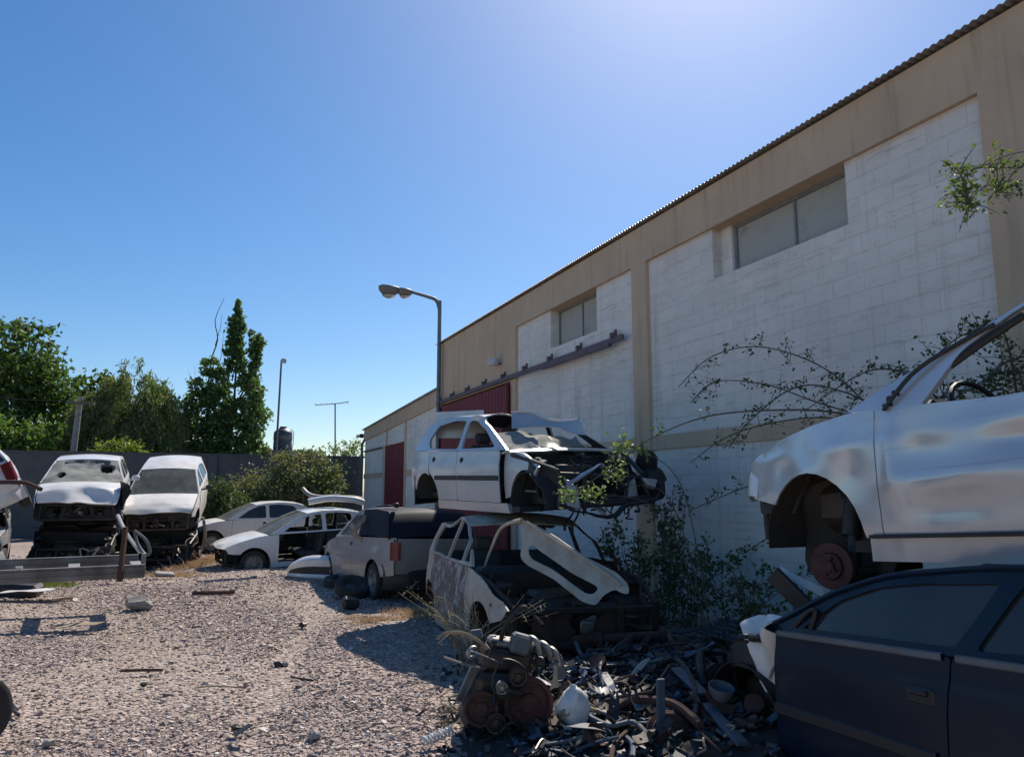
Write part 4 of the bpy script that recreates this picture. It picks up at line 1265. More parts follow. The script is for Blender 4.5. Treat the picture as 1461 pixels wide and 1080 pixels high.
prism('side_wall', [(29.0, 0), (29.19, 0), (29.19, 3.4), (29.0, 3.4)], -12, -.305, M_BLOCK)

# gooseneck street lamp at the corner
px_, py_, _ = wpt(19.15, .14, 0)
la = empty('street_lamp', (px_, py_, 0), (0, 0, 0), 1, 'gooseneck street lamp with two heads beside the warehouse corner', 'street lamp')
mb = MB()
mb.tube([(0, 0, 0), (0, 0, 6.05), (-.015, 0, 6.40), (-.10, -.02, 6.62), (-.28, -.03, 6.70), (-.62, -.04, 6.80), (-1.02, -.05, 6.92)], [.06, .052, .05, .05, .048, .042, .038], 12, 0, True, 5)
mb.box((0, 0, .02), (.3, .3, .04)); mb.build('pole', plain('grey_pole', (.17, .19, .22), .5, .3), la)
def lamp_head(x, z, L, Wd, hh):
    prof = [(0, .035), (.06, .075), (.45, .13), (.8, .12), (1, .05)]
    G = []
    for t, r_ in prof:
        G.append([(x - t * L, -.05 + Wd * (r_ / .13) * math.cos(a), z + .10 * t * L + (.065 if math.sin(a) > 0 else hh) * (r_ / .13) * math.sin(a)) for a in np.linspace(0, 2 * math.pi, 17)])
    mb = MB(); mb.grid(G, 0, 0); mb.add([G[-1][i] for i in range(16)], [tuple(range(16))])
    h = mb.build('lamp_head', plain('weathered_lamp', (.20, .18, .16), .5, .2), la)
    mb = MB()
    G = [[(x - L * (.5 + .34 * r_ * math.cos(a)), -.05 + Wd * .8 * r_ * math.sin(a), z + .05 * L - hh * (.86 + .35 * (1 - r_ * r_))) for a in np.linspace(0, 2 * math.pi, 17)] for r_ in (.02, .5, .8, 1.)]
    mb.grid(G); mb.build('lens', M_CLEARL, h)
lamp_head(-.74, 6.86, .40, .17, .19); lamp_head(-1.08, 6.93, .56, .20, .25)

# small floodlight above the sliding door
fl = empty('wall_floodlight', wpt(15.03, .03, 4.28), (0, 0, W_ROT), 1, 'small white floodlight bracketed to the tan wall above the sliding door', 'floodlight')
mb = MB(); mb.box((0, .16, 0), (.26, .14, .16), (.5, 0, .3), 0, .03); mb.build('housing', M_WHITEPL, fl)
mb = MB(); mb.tube([(-.1, -.05, -.02), (-.06, .06, -.04), (0, .12, 0)], .018, 8); mb.build('bracket', M_GREYPL, fl)
fl = empty('wall_lamp', wpt(3.52, .035, 4.92), (0, 0, W_ROT), 1, 'white lamp box on the nearest tan pillar at the right edge', 'lamp')
mb = MB(); mb.box((0, .06, 0), (.12, .12, .22), None, 0, .02); mb.build('housing', M_WHITEPL, fl)
mb = MB(); mb.box((0, .07, -.13), (.08, .08, .04), None, 0, .01); mb.build('lens', M_CLEARL, fl)
dp = MB(); q = [wpt(29.05, .12, z) for z in (0, 1.5, 3.3)]
dp.tube(q + [wpt(29.05, .02, 3.5)], .05, 8); tag(dp.build('drainpipe', M_GREYPL), 'grey drainpipe at the far corner of the low annex', 'drainpipe')
cv = empty('security_camera', wpt(29.3, .1, 3.62), (0, 0, W_ROT), 1, 'small white security camera on the far corner of the annex', 'camera')
mb = MB(); mb.box((.16, .1, .02), (.34, .12, .12), None, 0, .03); mb.build('housing', M_WHITEPL, cv)
mb = MB(); mb.box((-.03, -.0, .02), (.06, .16, .16), None, 0, .02); mb.build('mount', M_BLACK, cv)

# back boundary wall
bw = empty('boundary_wall', wpt(29.3, 0, 0), (0, 0, W_ROT), 1, 'dark grey block boundary wall closing the back of the yard', 'wall')
M_BWALL = plain('grey_block_wall', (.085, .09, .10), .9, scale=3, col2=(.12, .115, .11))
mb = MB(); mb.box((.10, 14, 1.4), (.2, 28, 2.8)); mb.build('wall_panel', M_BWALL, bw)
mb = MB(); mb.box((.10, 14, 2.83), (.26, 28.1, .06)); mb.build('coping', M_BWALL, bw)
for k in range(7):
    mb = MB(); mb.box((-.04, 1.2 + k * 4.2, 1.4), (.078, .3, 2.79)); mb.build('pier', M_BWALL, bw)

# ------------------------------------------------------------------ vegetation
def leaves(P, size, r, elong=1.6, droop=.2, up=None):
    """leaf sized folded diamonds at points P"""
    n = len(P)
    d = r.normal(size=(n, 3)); d[:, 2] -= droop
    d /= np.linalg.norm(d, axis=1, keepdims=True)
    a = r.normal(size=(n, 3)); s = np.cross(d, a); s /= np.linalg.norm(s, axis=1, keepdims=True) + 1e-9
    nn = np.cross(d, s)
    L = size * (.6 + .8 * r.random((n, 1)))
    w = L / elong / 2
    V = np.stack([P - d * L * .5, P + s * w + nn * L * .10, P + d * L * .5, P - s * w + nn * L * .10], 1)
    b = (np.arange(n) * 4)[:, None]
    F = np.concatenate([b + np.array([[0, 1, 2]]), b + np.array([[0, 2, 3]])])
    return V.reshape(-1, 3), F
def clump_pts(C, rad, per, r):
    n = len(C)
    q = r.normal(size=(n, per, 3)) * .55
    return (C[:, None] + q * np.asarray(rad).reshape(n, 1, 1) * np.array([1, 1, .8])).reshape(-1, 3)
def tree(name, label, base, ells, trunk, mat, size, nclump, per, crad, seed, cat='tree', elong=1.5, droop=.2, group=None, limb=.05, barkm=None, shell=.35):
    """ells: (dx, dy, z, rx, ry, rz) crown masses relative to the base; trunk: (height, radius)"""
    r = np.random.default_rng(seed)
    e = empty(name, base, label=label, cat=cat, group=group)
    vol = np.array([a[3] * a[4] * a[5] for a in ells]) ** .8; vol /= vol.sum()
    CC = []
    for el, v in zip(ells, vol):
        k = max(4, int(nclump * v))
        d = r.normal(size=(k, 3)); d /= np.linalg.norm(d, axis=1, keepdims=True)
        rr = shell + (1 - shell) * r.random((k, 1)) ** .6
        CC.append(np.array(el[:3]) + d * rr * np.array(el[3:]))
    CC = np.concatenate(CC)
    CC = CC[CC[:, 2] > .15]
    rad = crad * (.6 + .8 * r.random(len(CC)))
    P = clump_pts(CC, rad, per, r)
    P = P[P[:, 2] > .03]
    V, F = leaves(P, size, r, elong, droop)
    mb = MB(); H, tr = trunk
    top = Vector((ells[0][0] * .4, ells[0][1] * .4, H))
    mb.tube([(0, 0, -.1), (top.x * .2, top.y * .2, H * .4), top], [tr, tr * .8, tr * .5], 9, 0, True, 4)
    t = mb.build('trunk', barkm or M_BARK, e)
    mb = MB()
    idx = r.permutation(len(CC))[:min(len(CC), 46)]
    for i in idx:
        c = Vector(CC[i]); z0 = min(H, max(.2, c.z * .55)) * (.6 + .4 * r.random())
        s_ = Vector((top.x * z0 / H, top.y * z0 / H, z0))
        mid = s_.lerp(c, .5) + Vector((0, 0, (c - s_).length * .1))
        mb.tube([s_, mid, c], [tr * limb * 8, tr * limb * 5, tr * limb * 2], 6, 0, True, 3)
    mb.build('limb', barkm or M_BARK, e)
    rawmesh('crown', V, F, mat, e)
    return e
L_DARK = leafmat('dark_leaf', (.06, .11, .035), (.11, .18, .055), .4, (.075, .12, .035))
L_MID = leafmat('mid_leaf', (.075, .14, .035), (.14, .21, .055), .4)
L_POP = leafmat('poplar_leaf', (.065, .125, .05), (.14, .22, .08), .42)
L_FEA = leafmat('feathery_leaf', (.12, .165, .07), (.20, .25, .105), .42, (.20, .20, .10))
L_YEL = leafmat('yellow_green_leaf', (.16, .21, .03), (.24, .28, .06), .4)
L_OLI = leafmat('olive_leaf', (.11, .14, .065), (.20, .21, .11), .35, (.24, .20, .12))
L_LIGHT = leafmat('pale_leaf', (.14, .2, .09), (.26, .32, .17), .4)
L_BRAM = leafmat('bramble_leaf', (.05, .085, .035), (.10, .14, .055), .3)
L_SUN = leafmat('grey_green_leaf', (.10, .14, .06), (.2, .24, .11), .38)

def base_at(px, Y): p = at(px, 640, Y); return (p[0], p[1], 0)
tree('broadleaf_tree', 'tall dark green broadleaf tree at the left edge behind the wall', base_at(18, 32),
     [(0, 0, 7.0, 1.9, 1.9, 1.7), (-1.9, 0, 6.3, 1.6, 1.6, 1.6), (.5, -.3, 4.2, 1.6, 1.6, 1.4), (-1.2, -.3, 3.6, 1.7, 1.5, 1.2), (1.0, .2, 5.7, 1.0, 1.0, 1.2)], (5, .22), L_DARK, .24, 330, 34, .48, 1)
tree('broadleaf_tree', 'bright green low crown in front of the tall tree at the left edge', base_at(12, 29.5),
     [(0, 0, 3.3, 1.7, 1.4, 1.1), (-1.2, 0, 2.6, 1.2, 1.2, 1.0), (.9, 0, 2.4, 1.0, 1.0, 1.1)], (2.5, .12), L_MID, .2, 150, 36, .4, 2)
tree('broadleaf_tree', 'dark tree with two rounded tops between the left tree and the feathery tree', base_at(118, 36),
     [(-.5, 0, 5.9, .9, .9, .9), (.8, 0, 6.2, .95, .9, .9), (0, 0, 4.4, 1.7, 1.5, 1.6), (.4, 0, 2.8, 1.6, 1.3, 1.3), (-1.0, 0, 3.4, 1.2, 1.0, 1.6)], (5, .18), L_DARK, .24, 230, 34, .45, 3)
def feathery(base):
    r = np.random.default_rng(5)
    e = empty('feathery_tree', base, label='broad feathery grey green tree with drooping sprays behind the wall', cat='tree')
    ells = [(0.3, 0, 5.3, 1.3, 1.3, 1.75), (-.8, -.2, 4.4, 1.2, 1.2, 1.5), (1.1, 0, 4.5, 1.0, 1.1, 1.5), (-1.4, -.2, 3.2, .9, 1.0, 1.2), (1.4, 0, 3.2, .9, 1.0, 1.4), (0, -.7, 3.6, 1.5, 1.2, 1.7)]
    V_, F_, k = [], [], 0
    mb = MB()
    mb.tube([(0, 0, -.1), (.1, 0, 1.6), (.2, 0, 3.6)], [.22, .17, .09], 9, 0, True, 4); mb.build('trunk', M_BARK, e)
    Ps = []; D = []
    for el in ells:
        d = r.normal(size=(70, 3)); d[:, 2] = np.abs(d[:, 2]) * .9 - .2; d /= np.linalg.norm(d, axis=1, keepdims=True)
        tip = np.array(el[:3]) + d * np.array(el[3:]) * (.55 + .45 * r.random((70, 1)))
        for t_, dd in zip(tip, d):
            n = 60
            s_ = r.random((n, 1))
            out = dd * np.array([1, 1, .2])
            p = t_ + out * .55 * s_ + np.array([0, 0, -1]) * .95 * s_ ** 1.7 + r.normal(size=(n, 3)) * .10
            Ps.append(p)
    P = np.concatenate(Ps)
    V, F = leaves(P, .24, r, 4.5, 1.6)
    rawmesh('crown', V, F, L_FEA, e)
    mb = MB()
    for el in ells:
        mb.tube([(.1, 0, 1.6), (el[0] * .6, el[1], el[2] * .7), (el[0], el[1], el[2])], [.09, .06, .03], 6, 0, True, 3)
    mb.build('limb', M_BARK, e)
feathery(base_at(178, 32))
def bare(name, label, base, H, sp, seed, n0=5, lean=0.0, cat='bare tree'):
    r = random.Random(seed); e = empty(name, base, label=label, cat=cat)
    mb = MB(); mt_ = MB()
    mt_.tube([(0, 0, -.1), (lean * .4, 0, H * .3), (lean, 0, H * .6)], [.07, .055, .035], 7, 0, True, 4)
    def br(p, d, L, rad, lev):
        q = [p]; 
        for k in range(3):
            d = (d + Vector((r.uniform(-.25, .25), r.uniform(-.25, .25), r.uniform(-.05, .25)))).normalized()
            q.append(q[-1] + d * L / 3)
        mb.tube(q, [rad, rad * .8, rad * .6, rad * .4], 5, 0, True)
        if lev:
            for k in range(3 if lev > 1 else 4):
                br(q[r.randint(1, 3)], (d + Vector((r.uniform(-1, 1), r.uniform(-1, 1), r.uniform(-.1, .7)))).normalized(), L * r.uniform(.5, .75), rad * .55, lev - 1)
    for k in range(n0):
        z = H * r.uniform(.25, .6)
        br(Vector((lean * z / H / .6, 0, z)), Vector((r.uniform(-1, 1) * sp, r.uniform(-1, 1) * sp, r.uniform(.5, 1.2))).normalized(), H * .34, .03, 3)
    mt_.build('trunk', M_BARK, e); mb.build('branch', M_TWIG, e)
bare('bare_tree', 'leafless grey tree between the feathery tree and the poplar', base_at(232, 34), 5.6, .8, 11, 6)
def poplar(base):
    r = np.random.default_rng(8)
    e = empty('poplar_tree', base, label='tall ragged poplar with pointed top behind the boundary wall', cat='tree')
    # outline of the crown seen from the yard, in metres beside and above the foot
    O = [(.38, 10.1), (.50, 9.3), (.62, 8.75), (.56, 8.2), (.80, 8.35), (1.05, 8.75), (1.02, 8.1), (1.35, 8.3), (1.55, 8.45), (1.38, 7.7), (1.22, 7.1), (1.45, 6.9), (1.35, 6.3), (1.75, 6.2), (1.80, 5.6), (1.62, 5.2), (1.85, 4.9), (1.6, 4.2),
         (1.35, 3.5), (1.5, 2.9), (1.2, 2.2), (1.3, .8), (-1.7, .8), (-1.55, 2.4), (-2.0, 3.2), (-1.75, 3.9), (-2.1, 4.5), (-1.75, 5.0), (-1.9, 5.5), (-1.45, 5.9), (-1.5, 6.5), (-1.05, 6.7), (-1.0, 7.3), (-.6, 7.6), (-.35, 7.3), (-.28, 6.9), (-.12, 7.3), (-.05, 8.0), (.12, 8.5), (.10, 9.0), (.24, 9.5)]
    CC, rad = [], []
    while len(CC) < 620:
        x, z = r.uniform(-2.1, 1.9), r.uniform(.8, 10.1)
        if not inpoly(np.array([[x, z]]), O)[0]: continue
        w = .95 * (1 - .055 * z)
        if 7.2 < z and .62 < x < 1.0 or 7.0 < z and -.5 < x < .0 and z < 7.9: continue
        if z < 7 and noise.noise(Vector((x * 1.5, z * 1.1, 3))) > .30: continue
        CC.append((x, w * r.uniform(-1, 1), z)); rad.append(min(.30, .11 + .03 * max(0, 10.3 - z)) * r.uniform(.6, 1.2))
    for k in range(34):
        z = 7.6 + 2.55 * (k / 33) ** .9; w = .34 * (10.4 - z) / 2.8
        CC.append((.36 + w * r.uniform(-1, 1), w * r.uniform(-1, 1), z)); rad.append(.09 + .045 * (10.3 - z))
    for k in range(16):
        z = 7.0 + 1.5 * k / 15; CC.append((1.15 + .3 * (z - 7) / 1.5 + r.uniform(-.12, .12), r.uniform(-.15, .15), z)); rad.append(.15)
    CC = np.array(CC)
    P = clump_pts(CC, np.array(rad), 34, r); P = P[P[:, 2] > .1]
    V, F = leaves(P, .17, r, 1.3, .15)
    rawmesh('crown', V, F, L_POP, e)
    mb = MB()
    for ax in ([(.1, 2), (.35, 4), (.40, 7), (.36, 9.9)], [(0, 1.5), (-.7, 3.5), (-.75, 6), (-.6, 7.4)], [(.2, 2.5), (.95, 4.4), (1.25, 6.5), (1.45, 8.3)], [(0, 1.5), (-1.3, 3.4), (-1.6, 5.2)], [(.2, 2), (1.2, 3.6), (1.6, 5.3)]):
        mb.tube([(x, 0, z) for x, z in ax], list(np.linspace(.10, .012, len(ax))), 7, 0, True, 3)
    for q in r.permutation(len(CC))[:60]:
        x, y, z = CC[q]; mb.tube([(x * .45 + .1, 0, max(1, z - .8)), (x * .8, y * .5, z - .25), (x, y, z)], [.03, .02, .008], 5)
    mb.build('limb', M_BARK, e)
    mb = MB(); mb.tube([(0, 0, -.1), (.05, 0, 2), (.2, 0, 4.2)], [.2, .16, .08], 9); mb.build('trunk', M_BARK, e)
    mb = MB()
    mb.tube([(-.85, .1, 6.2), (-.80, .1, 7.4), (-.55, .1, 8.4), (-.72, .1, 9.3), (-.35, .1, 10.35)], [.04, .035, .028, .02, .008], 5, 0, True, 3)
    mb.tube([(-.5, .1, 6.8), (-.35, .1, 7.6), (-.3, .1, 8.6)], [.02, .014, .006], 5)
    mb.tube([(-.65, .1, 8.1), (-.45, .1, 9.0), (-.42, .1, 9.6)], [.02, .012, .005], 5)
    mb.build('dead_branch', M_TWIG, e)
poplar(base_at(318, 34))
tree('yellow_bush', 'bright yellow green bush rising over the boundary wall', base_at(172, 27.6), [(0, 0, 2.9, .9, .6, .55), (-.5, 0, 2.5, .6, .5, .4), (.5, 0, 2.5, .6, .5, .45)], (2.4, .05), L_YEL, .13, 110, 34, .22, 21, 'bush')
tree('shrub', 'green shrub between the poplar and the water tank', base_at(362, 36), [(0, 0, 3.1, .75, .6, .7), (.4, 0, 2.6, .8, .6, .6)], (2.4, .06), L_MID, .16, 60, 34, .28, 22, 'bush')
tree('shrub', 'dark rounded shrub right of the water tank', base_at(438, 37), [(0, 0, 2.9, .8, .6, .75), (-.4, 0, 2.6, .6, .5, .6)], (2.2, .06), L_DARK, .16, 60, 36, .28, 23, 'bush')
tree('sapling', 'sparse pale green sapling beside the annex corner under the antenna', base_at(488, 33), [(0, 0, 3.0, .55, .5, .7), (.5, 0, 3.0, .45, .4, .75), (-.3, 0, 2.5, .5, .4, .5)], (2.8, .04), L_LIGHT, .12, 60, 26, .24, 24, 'sapling', droop=0)
tree('dark_thicket', 'dark hedge mass along the wall behind the feathery tree', base_at(215, 38), [(0, 0, 2.6, 3.4, 1, 1.6), (-3.5, 0, 2.8, 2.5, 1, 1.7), (3.0, 0, 2.4, 2.0, 1, 1.3)], (2.2, .1), L_DARK, .26, 260, 34, .5, 25, 'hedge')
tree('tall_shrub', 'big olive shrub with a dry top against the back wall', (at(395, 700, 24.0)[0], 24.0, 0), [(.2, 0, 1.5, 1.7, .9, .85), (.9, .2, 2.1, 1.0, .7, .65), (-1.0, 0, 1.0, 1.1, .8, .8), (1.4, 0, 1.3, .8, .7, .8), (.3, .2, 2.35, .5, .5, .35)], (1.6, .06), L_OLI, .12, 330, 40, .30, 26, 'shrub', 2.0)
tree('tall_shrub', 'dark green shrub beside the tilted white wagon', (at(318, 720, 21.5)[0], 21.5, 0), [(0, 0, .9, .7, .6, .8), (-.2, 0, 1.4, .45, .5, .45)], (1, .04), L_BRAM, .11, 90, 40, .24, 27, 'shrub', 2.0)

# arching bramble between the cars and the warehouse wall
def shoots(name, label, base, paths, mat, seed, leafd=1.0, size=.045, stem=.012, twigs=True, cat='shrub', sm=None):
    r = np.random.default_rng(seed); e = empty(name, base, label=label, cat=cat)
    b = np.array(base)
    mb = MB(); LP = []
    for P, leaf0, dens in paths:
        P = [np.array(p) - b for p in P]
        mbp = MB(); mbp.tube(P, list(np.linspace(stem, stem * .35, len(P))), 6, 0, True, 7)
        mb.add(mbp.V[0], mbp.F, 0, True)
        C = np.array(mbp.V[0]).reshape(-1, 6, 3).mean(1)
        n = len(C)
        L = np.linalg.norm(np.diff(C, axis=0), axis=1).sum()
        for k in range(int(L * 16 * dens * leafd)):
            i = int((leaf0 + (1 - leaf0) * r.random()) * (n - 1))
            d = r.normal(size=3); d[2] += .25; d /= np.linalg.norm(d)
            ln = .05 + .16 * r.random()
            tip = C[i] + d * ln
            mb.tube([C[i], C[i] + d * ln * .5 + [0, 0, .01], tip], [.0035, .003, .0015], 4)
            m = r.integers(4, 11)
            q = r.random((m, 1))
            LP.append(C[i] + d * ln * (.25 + .8 * q) + r.normal(size=(m, 3)) * .028)
    V, F = leaves(np.concatenate(LP), size, r, 1.7, .1)
    mb.build('stem', sm or M_TWIG, e); rawmesh('foliage', V, F, mat, e)
    return e
def pp(Ys, *pts): return [at(x, y, Y) for (x, y), Y in zip(pts, np.linspace(Ys[0], Ys[1], len(pts)))]
root = (3.85, 5.15, 0)
rt = [root, (3.7, 5.4, 1.0)]
shoots('bramble', 'big arching bramble rising behind the pearl white car along the wall', root, [
    (rt + pp((6.3, 8.0), (1290, 640), (1235, 575), (1180, 528), (1120, 502), (1065, 495), (1010, 512), (968, 552)), .45, .8),
    (rt + pp((5.6, 7.0), (1280, 620), (1200, 590), (1110, 585), (1010, 594), (930, 625), (870, 668), (808, 712)), .35, .55),
    (rt + pp((6.2, 7.6), (1290, 620), (1222, 592), (1160, 572), (1090, 548), (1020, 545), (985, 575)), .3, 1.1),
    (rt + pp((5.6, 7.2), (1330, 560), (1290, 532), (1245, 528), (1200, 550), (1150, 585)), .2, 1.4),
    (rt + pp((6.0, 7.4), (1280, 650), (1200, 600), (1120, 600), (1040, 622), (985, 660)), .3, .9),
    (rt + pp((6.2, 7.6), (1280, 680), (1190, 660), (1110, 680), (1050, 700), (985, 728)), .3, 1.2),
    (rt + pp((6.2, 7.4), (1290, 760), (1200, 740), (1120, 755), (1060, 790)), .2, 1.2),
    (rt + pp((6.0, 7.0), (1270, 600), (1190, 555), (1130, 555), (1070, 600), (1040, 640)), .3, 1.0),
    (rt + pp((5.4, 5.6), (1440, 500), (1410, 470), (1370, 480), (1330, 512)), .2, 2.4),
    (rt + pp((5.2, 5.2), (1461, 560), (1440, 530), (1400, 545), (1360, 570)), .1, 2.0),
    (rt + pp((5.2, 5.0), (1500, 540), (1470, 510), (1430, 520), (1390, 560)), .1, 2.0),
    (rt + pp((5.3, 5.6), (1450, 580), (1400, 560), (1350, 560), (1330, 590)), .1, 2.0)], L_BRAM, 31, .36, .036)
rt = (4.35, 4.55, 0)
shoots('leafy_shoot', 'leafy tree shoot hanging into the top right of the view', rt, [
    ([rt, (4.3, 4.5, 1.6), (4.0, 4.5, 3.0)] + pp((4.55, 4.6), (1520, 215), (1455, 238), (1400, 240), (1362, 250)), .70, .20),
    ([rt, (4.3, 4.5, 1.6), (4.0, 4.5, 2.95)] + pp((4.6, 4.6), (1530, 235), (1465, 232), (1430, 268), (1420, 275)), .80, .12),
    ([rt, (4.3, 4.5, 1.6), (4.0, 4.5, 2.9)] + pp((4.5, 4.6), (1500, 225), (1400, 238), (1378, 262), (1384, 292)), .88, .28)], L_SUN, 33, 1.6, .038, .006)
# sunlit sprays at the end of the longest bramble cane
tip = at(860, 672, 7.1)
shoots('leafy_spray', 'sunlit leafy spray in front of the silver hatchback engine bay', (at(905, 640, 7.0)[0], 7.0, 0), [
    ([(at(1010, 700, 7.3)[0], 7.3, 0), at(975, 700, 7.2), at(905, 640, 7.0), at(880, 645, 6.95)], .62, .36),
    ([(at(1010, 700, 7.3)[0], 7.3, 0), at(960, 720, 7.2), at(890, 690, 7.0), at(872, 668, 6.95)], .6, .25),
    ([(at(1010, 700, 7.3)[0], 7.3, 0), at(950, 740, 7.2), at(850, 705, 7.0), at(805, 715, 6.95)], .62, .42)], L_LIGHT, 34, 1.3, .045, .006)

def weed(label, x, y, H, n, seed, mat=L_BRAM, spread=.35, size=.05, name='weed', dens=.95, sm=None, stem=.007):
    r = np.random.default_rng(seed)
    P = []
    for k in range(n):
        a = r.random() * 6.28; s_ = spread * (.3 + r.random())
        b_ = np.array([x + r.normal() * .08, y + r.normal() * .08, 0])
        P.append(([b_, b_ + [s_ * .3 * math.cos(a), s_ * .3 * math.sin(a), H * .5], b_ + [s_ * math.cos(a), s_ * math.sin(a), H * (.7 + .4 * r.random())]], .2, dens))
    return shoots(name, label, (x, y, 0), P, mat, seed, 1.0, size, stem, cat='weed', sm=sm)
q = at(900, 800, 9.4); weed('leafy dark weed beside the wall right of the burnt hatchback', q[0], 9.4, 1.15, 9, 41, spread=.5)
q = at(985, 800, 9.0); weed('tall dark weed clump at the foot of the wall between the stacks', q[0], 9.0, 1.0, 9, 42, spread=.6)
q = at(1060, 820, 7.6); weed('bushy weed in shade left of the bare brake disc', q[0], 7.6, .9, 9, 43, spread=.55)
q = at(935, 860, 8.2); weed('low green weed at the nose of the burnt hatchback', q[0], 8.2, .6, 9, 44, spread=.3)
q = at(1120, 860, 6.2); weed('weed tangle under the front of the pearl white car', q[0], 6.2, .75, 8, 45, spread=.4)
q = at(955, 780, 9.6); weed('slender weed against the white wall by the tan pillar', q[0], 9.6, 1.5, 7, 46, spread=.3)
q = gp(672, 945); weed('dry brown weed with bare stems behind the engine', q[0] + .05, q[1] - .25, .66, 34, 47, L_OLI, .6, .018, 'dry_weed', .22, M_DRY, .0065)

# dry grass patches
def grass_patch(name, label, cx, cy, rx, ry, n, h, mat, seed):
    r = np.random.default_rng(seed)
    a = r.random(n) * 6.28; q = np.sqrt(r.random(n)) * (.6 + .4 * np.sin(a * 3 + seed))
    x = cx + rx * q * np.cos(a); y = cy + ry * q * np.sin(a); z = gz(x, y) - .02
    d = r.normal(size=(n, 3)) * .6; d[:, 2] = 1; d *= (h * (.4 + .8 * r.random((n, 1))))
    s_ = np.stack([np.cos(a * 7), np.sin(a * 7), 0 * a], 1) * .004
    B = np.stack([x, y, z], 1)
    V = np.stack([B - s_, B + s_, B + d * .6 + s_ * .6, B + d + [0, 0, -.15 * h]], 1).reshape(-1, 3)
    F = (np.arange(n) * 4)[:, None] + np.array([[0, 1, 2, 3]])
    tag(rawmesh(name, V, F, mat), label, 'grass', None, 'stuff')
M_STRAW = leafmat('straw', (.44, .31, .19), (.58, .44, .29), .25, None, (1, .95, .85))
M_GRASS = leafmat('green_grass', (.14, .19, .05), (.26, .28, .09), .3)
x, y, _ = gp(520, 884); grass_patch('dry_grass', 'dry straw coloured grass on the gravel left of the burnt hatchback', x + .1, y, .55, .40, 1300, .05, M_STRAW, 51)
x, y, _ = gp(590, 880); grass_patch('dry_grass', 'dry grass in the shade under the pickup tail', x, y + .3, .6, .5, 900, .08, M_STRAW, 56)
x, y, _ = gp(298, 800); grass_patch('dry_grass', 'dry grass strip between the wagon and the doorless saloon', x, y - .6, .35, 2.0, 1300, .15, M_STRAW, 52)
x, y, _ = gp(75, 832); grass_patch('green_grass', 'short green grass showing under the steel frame', x - .2, y, .8, .5, 1800, .10, M_GRASS, 53)
x, y, _ = gp(235, 818); grass_patch('dry_grass', 'dry grass at the foot of the hulks', x, y, 1.2, .3, 900, .1, M_STRAW, 54)

# ------------------------------------------------------------------ behind the wall
p = base_at(100, 27.5)
up = empty('utility_pole', p, (0, R(2.5), 0), 1, 'pale timber utility pole with a crossarm in front of the feathery tree', 'utility pole')
mb = MB(); mb.tube([(0, 0, -.1), (0, 0, 4.95)], [.13, .10], 12); mb.build('pole', plain('grey_timber', (.33, .30, .27), .85, col2=(.22, .2, .18)), up)
mb = MB(); mb.box((.1, -.12, 4.7), (1.0, .09, .09)); 
for x in (-.3, .15, .5): mb.lathe([(.03, 0), (.04, .05), (.02, .1)], (x, -.12, 4.745), 'z', 8)
mb.build('crossarm', M_TWIG, up)
mb = MB(); a = Vector(at(112, 590, 27.4)); b = Vector(at(290, 648, 27.2))
mb.tube([a, a.lerp(b, .33) - Vector((0, 0, .12)), a.lerp(b, .66) - Vector((0, 0, .14)), b], .012, 5, 0, True, 5)
tag(mb.build('cable', M_BLACK), 'thin black cable sagging from the timber pole down behind the white wagon', 'cable')
mb = MB(); a = Vector(at(100, 572, 27.4)); b = Vector(at(-30, 562, 27.2))
mb.tube([a, a.lerp(b, .5) - Vector((0, 0, .08)), b], .010, 5, 0, True, 5)
tag(mb.build('cable', M_BLACK), 'thin black cable running left from the top of the timber pole', 'cable')
p = base_at(393, 33)
fp = empty('light_mast', p, (0, R(.7), 0), 1, 'thin tall mast with a small floodlight at its top beside the water tank', 'light mast')
mb = MB(); mb.tube([(0, 0, 0), (0, 0, 7.25)], [.055, .04], 10); mb.build('pole', M_GREYPL, fp)
mb = MB(); mb.box((.12, -.05, 7.2), (.22, .12, .2), (0, .2, 0), 0, .03); mb.build('lamp', M_GALV, fp)
mb = MB(); mb.box((.12, -.12, 7.17), (.17, .01, .15), (0, .2, 0)); mb.build('lens', M_CLEARL, fp)
p = base_at(403, 36)
tk = empty('water_tank', (p[0], p[1], 3.45), (0, 0, 0), 1, 'dark grey water tank with a pale band standing on a brick block behind the wall', 'water tank')
mb = MB(); mb.lathe([(.40, 0), (.43, .03), (.43, .36), (.41, .40), (.43, .44), (.43, .80), (.40, .86), (.30, .96), (.17, 1.03), (.17, 1.10), (.05, 1.12)], (0, 0, 0), 'z', 28); mb.build('tank_body', plain('tank_plastic', (.065, .075, .11), .5, bumpy=0), tk)
mb = MB(); mb.lathe([(.434, .50), (.437, .51), (.437, .66), (.434, .67)], (0, 0, 0), 'z', 28); mb.build('band', M_GREYPL, tk)
mb = MB(); mb.tube([(.44, 0, .02), (.50, 0, .3), (.50, 0, .85), (.36, 0, .98)], .02, 6); mb.build('pipe', M_WHITEPL, tk)
ts = empty('tank_house', (p[0], p[1], 0), (0, 0, 0), 1, 'small pale brick block carrying the water tank', 'outbuilding')
mb = MB(); mb.box((0, 0, 1.68), (1.05, 1.0, 3.36)); mb.build('wall', plain('pale_brick', (.34, .28, .22), .9, scale=6, col2=(.25, .2, .16)), ts)
mb = MB(); mb.box((0, 0, 3.40), (1.15, 1.1, .08)); mb.build('roof', M_GREYPL, ts)
p = base_at(482, 34)
an_ = empty('antenna', p, (0, R(-2), 0), 1, 'television antenna on a thin pole beside the pale sapling', 'antenna')
mb = MB(); mb.tube([(0, 0, 0), (0, 0, 5.45)], [.04, .03], 8); mb.build('pole', M_GREYPL, an_)
mb = MB(); mb.tube([(-.9, 0, 5.40), (0, 0, 5.42), (.62, 0, 5.50)], .018, 6)
mb.build('boom', M_GALV, an_)
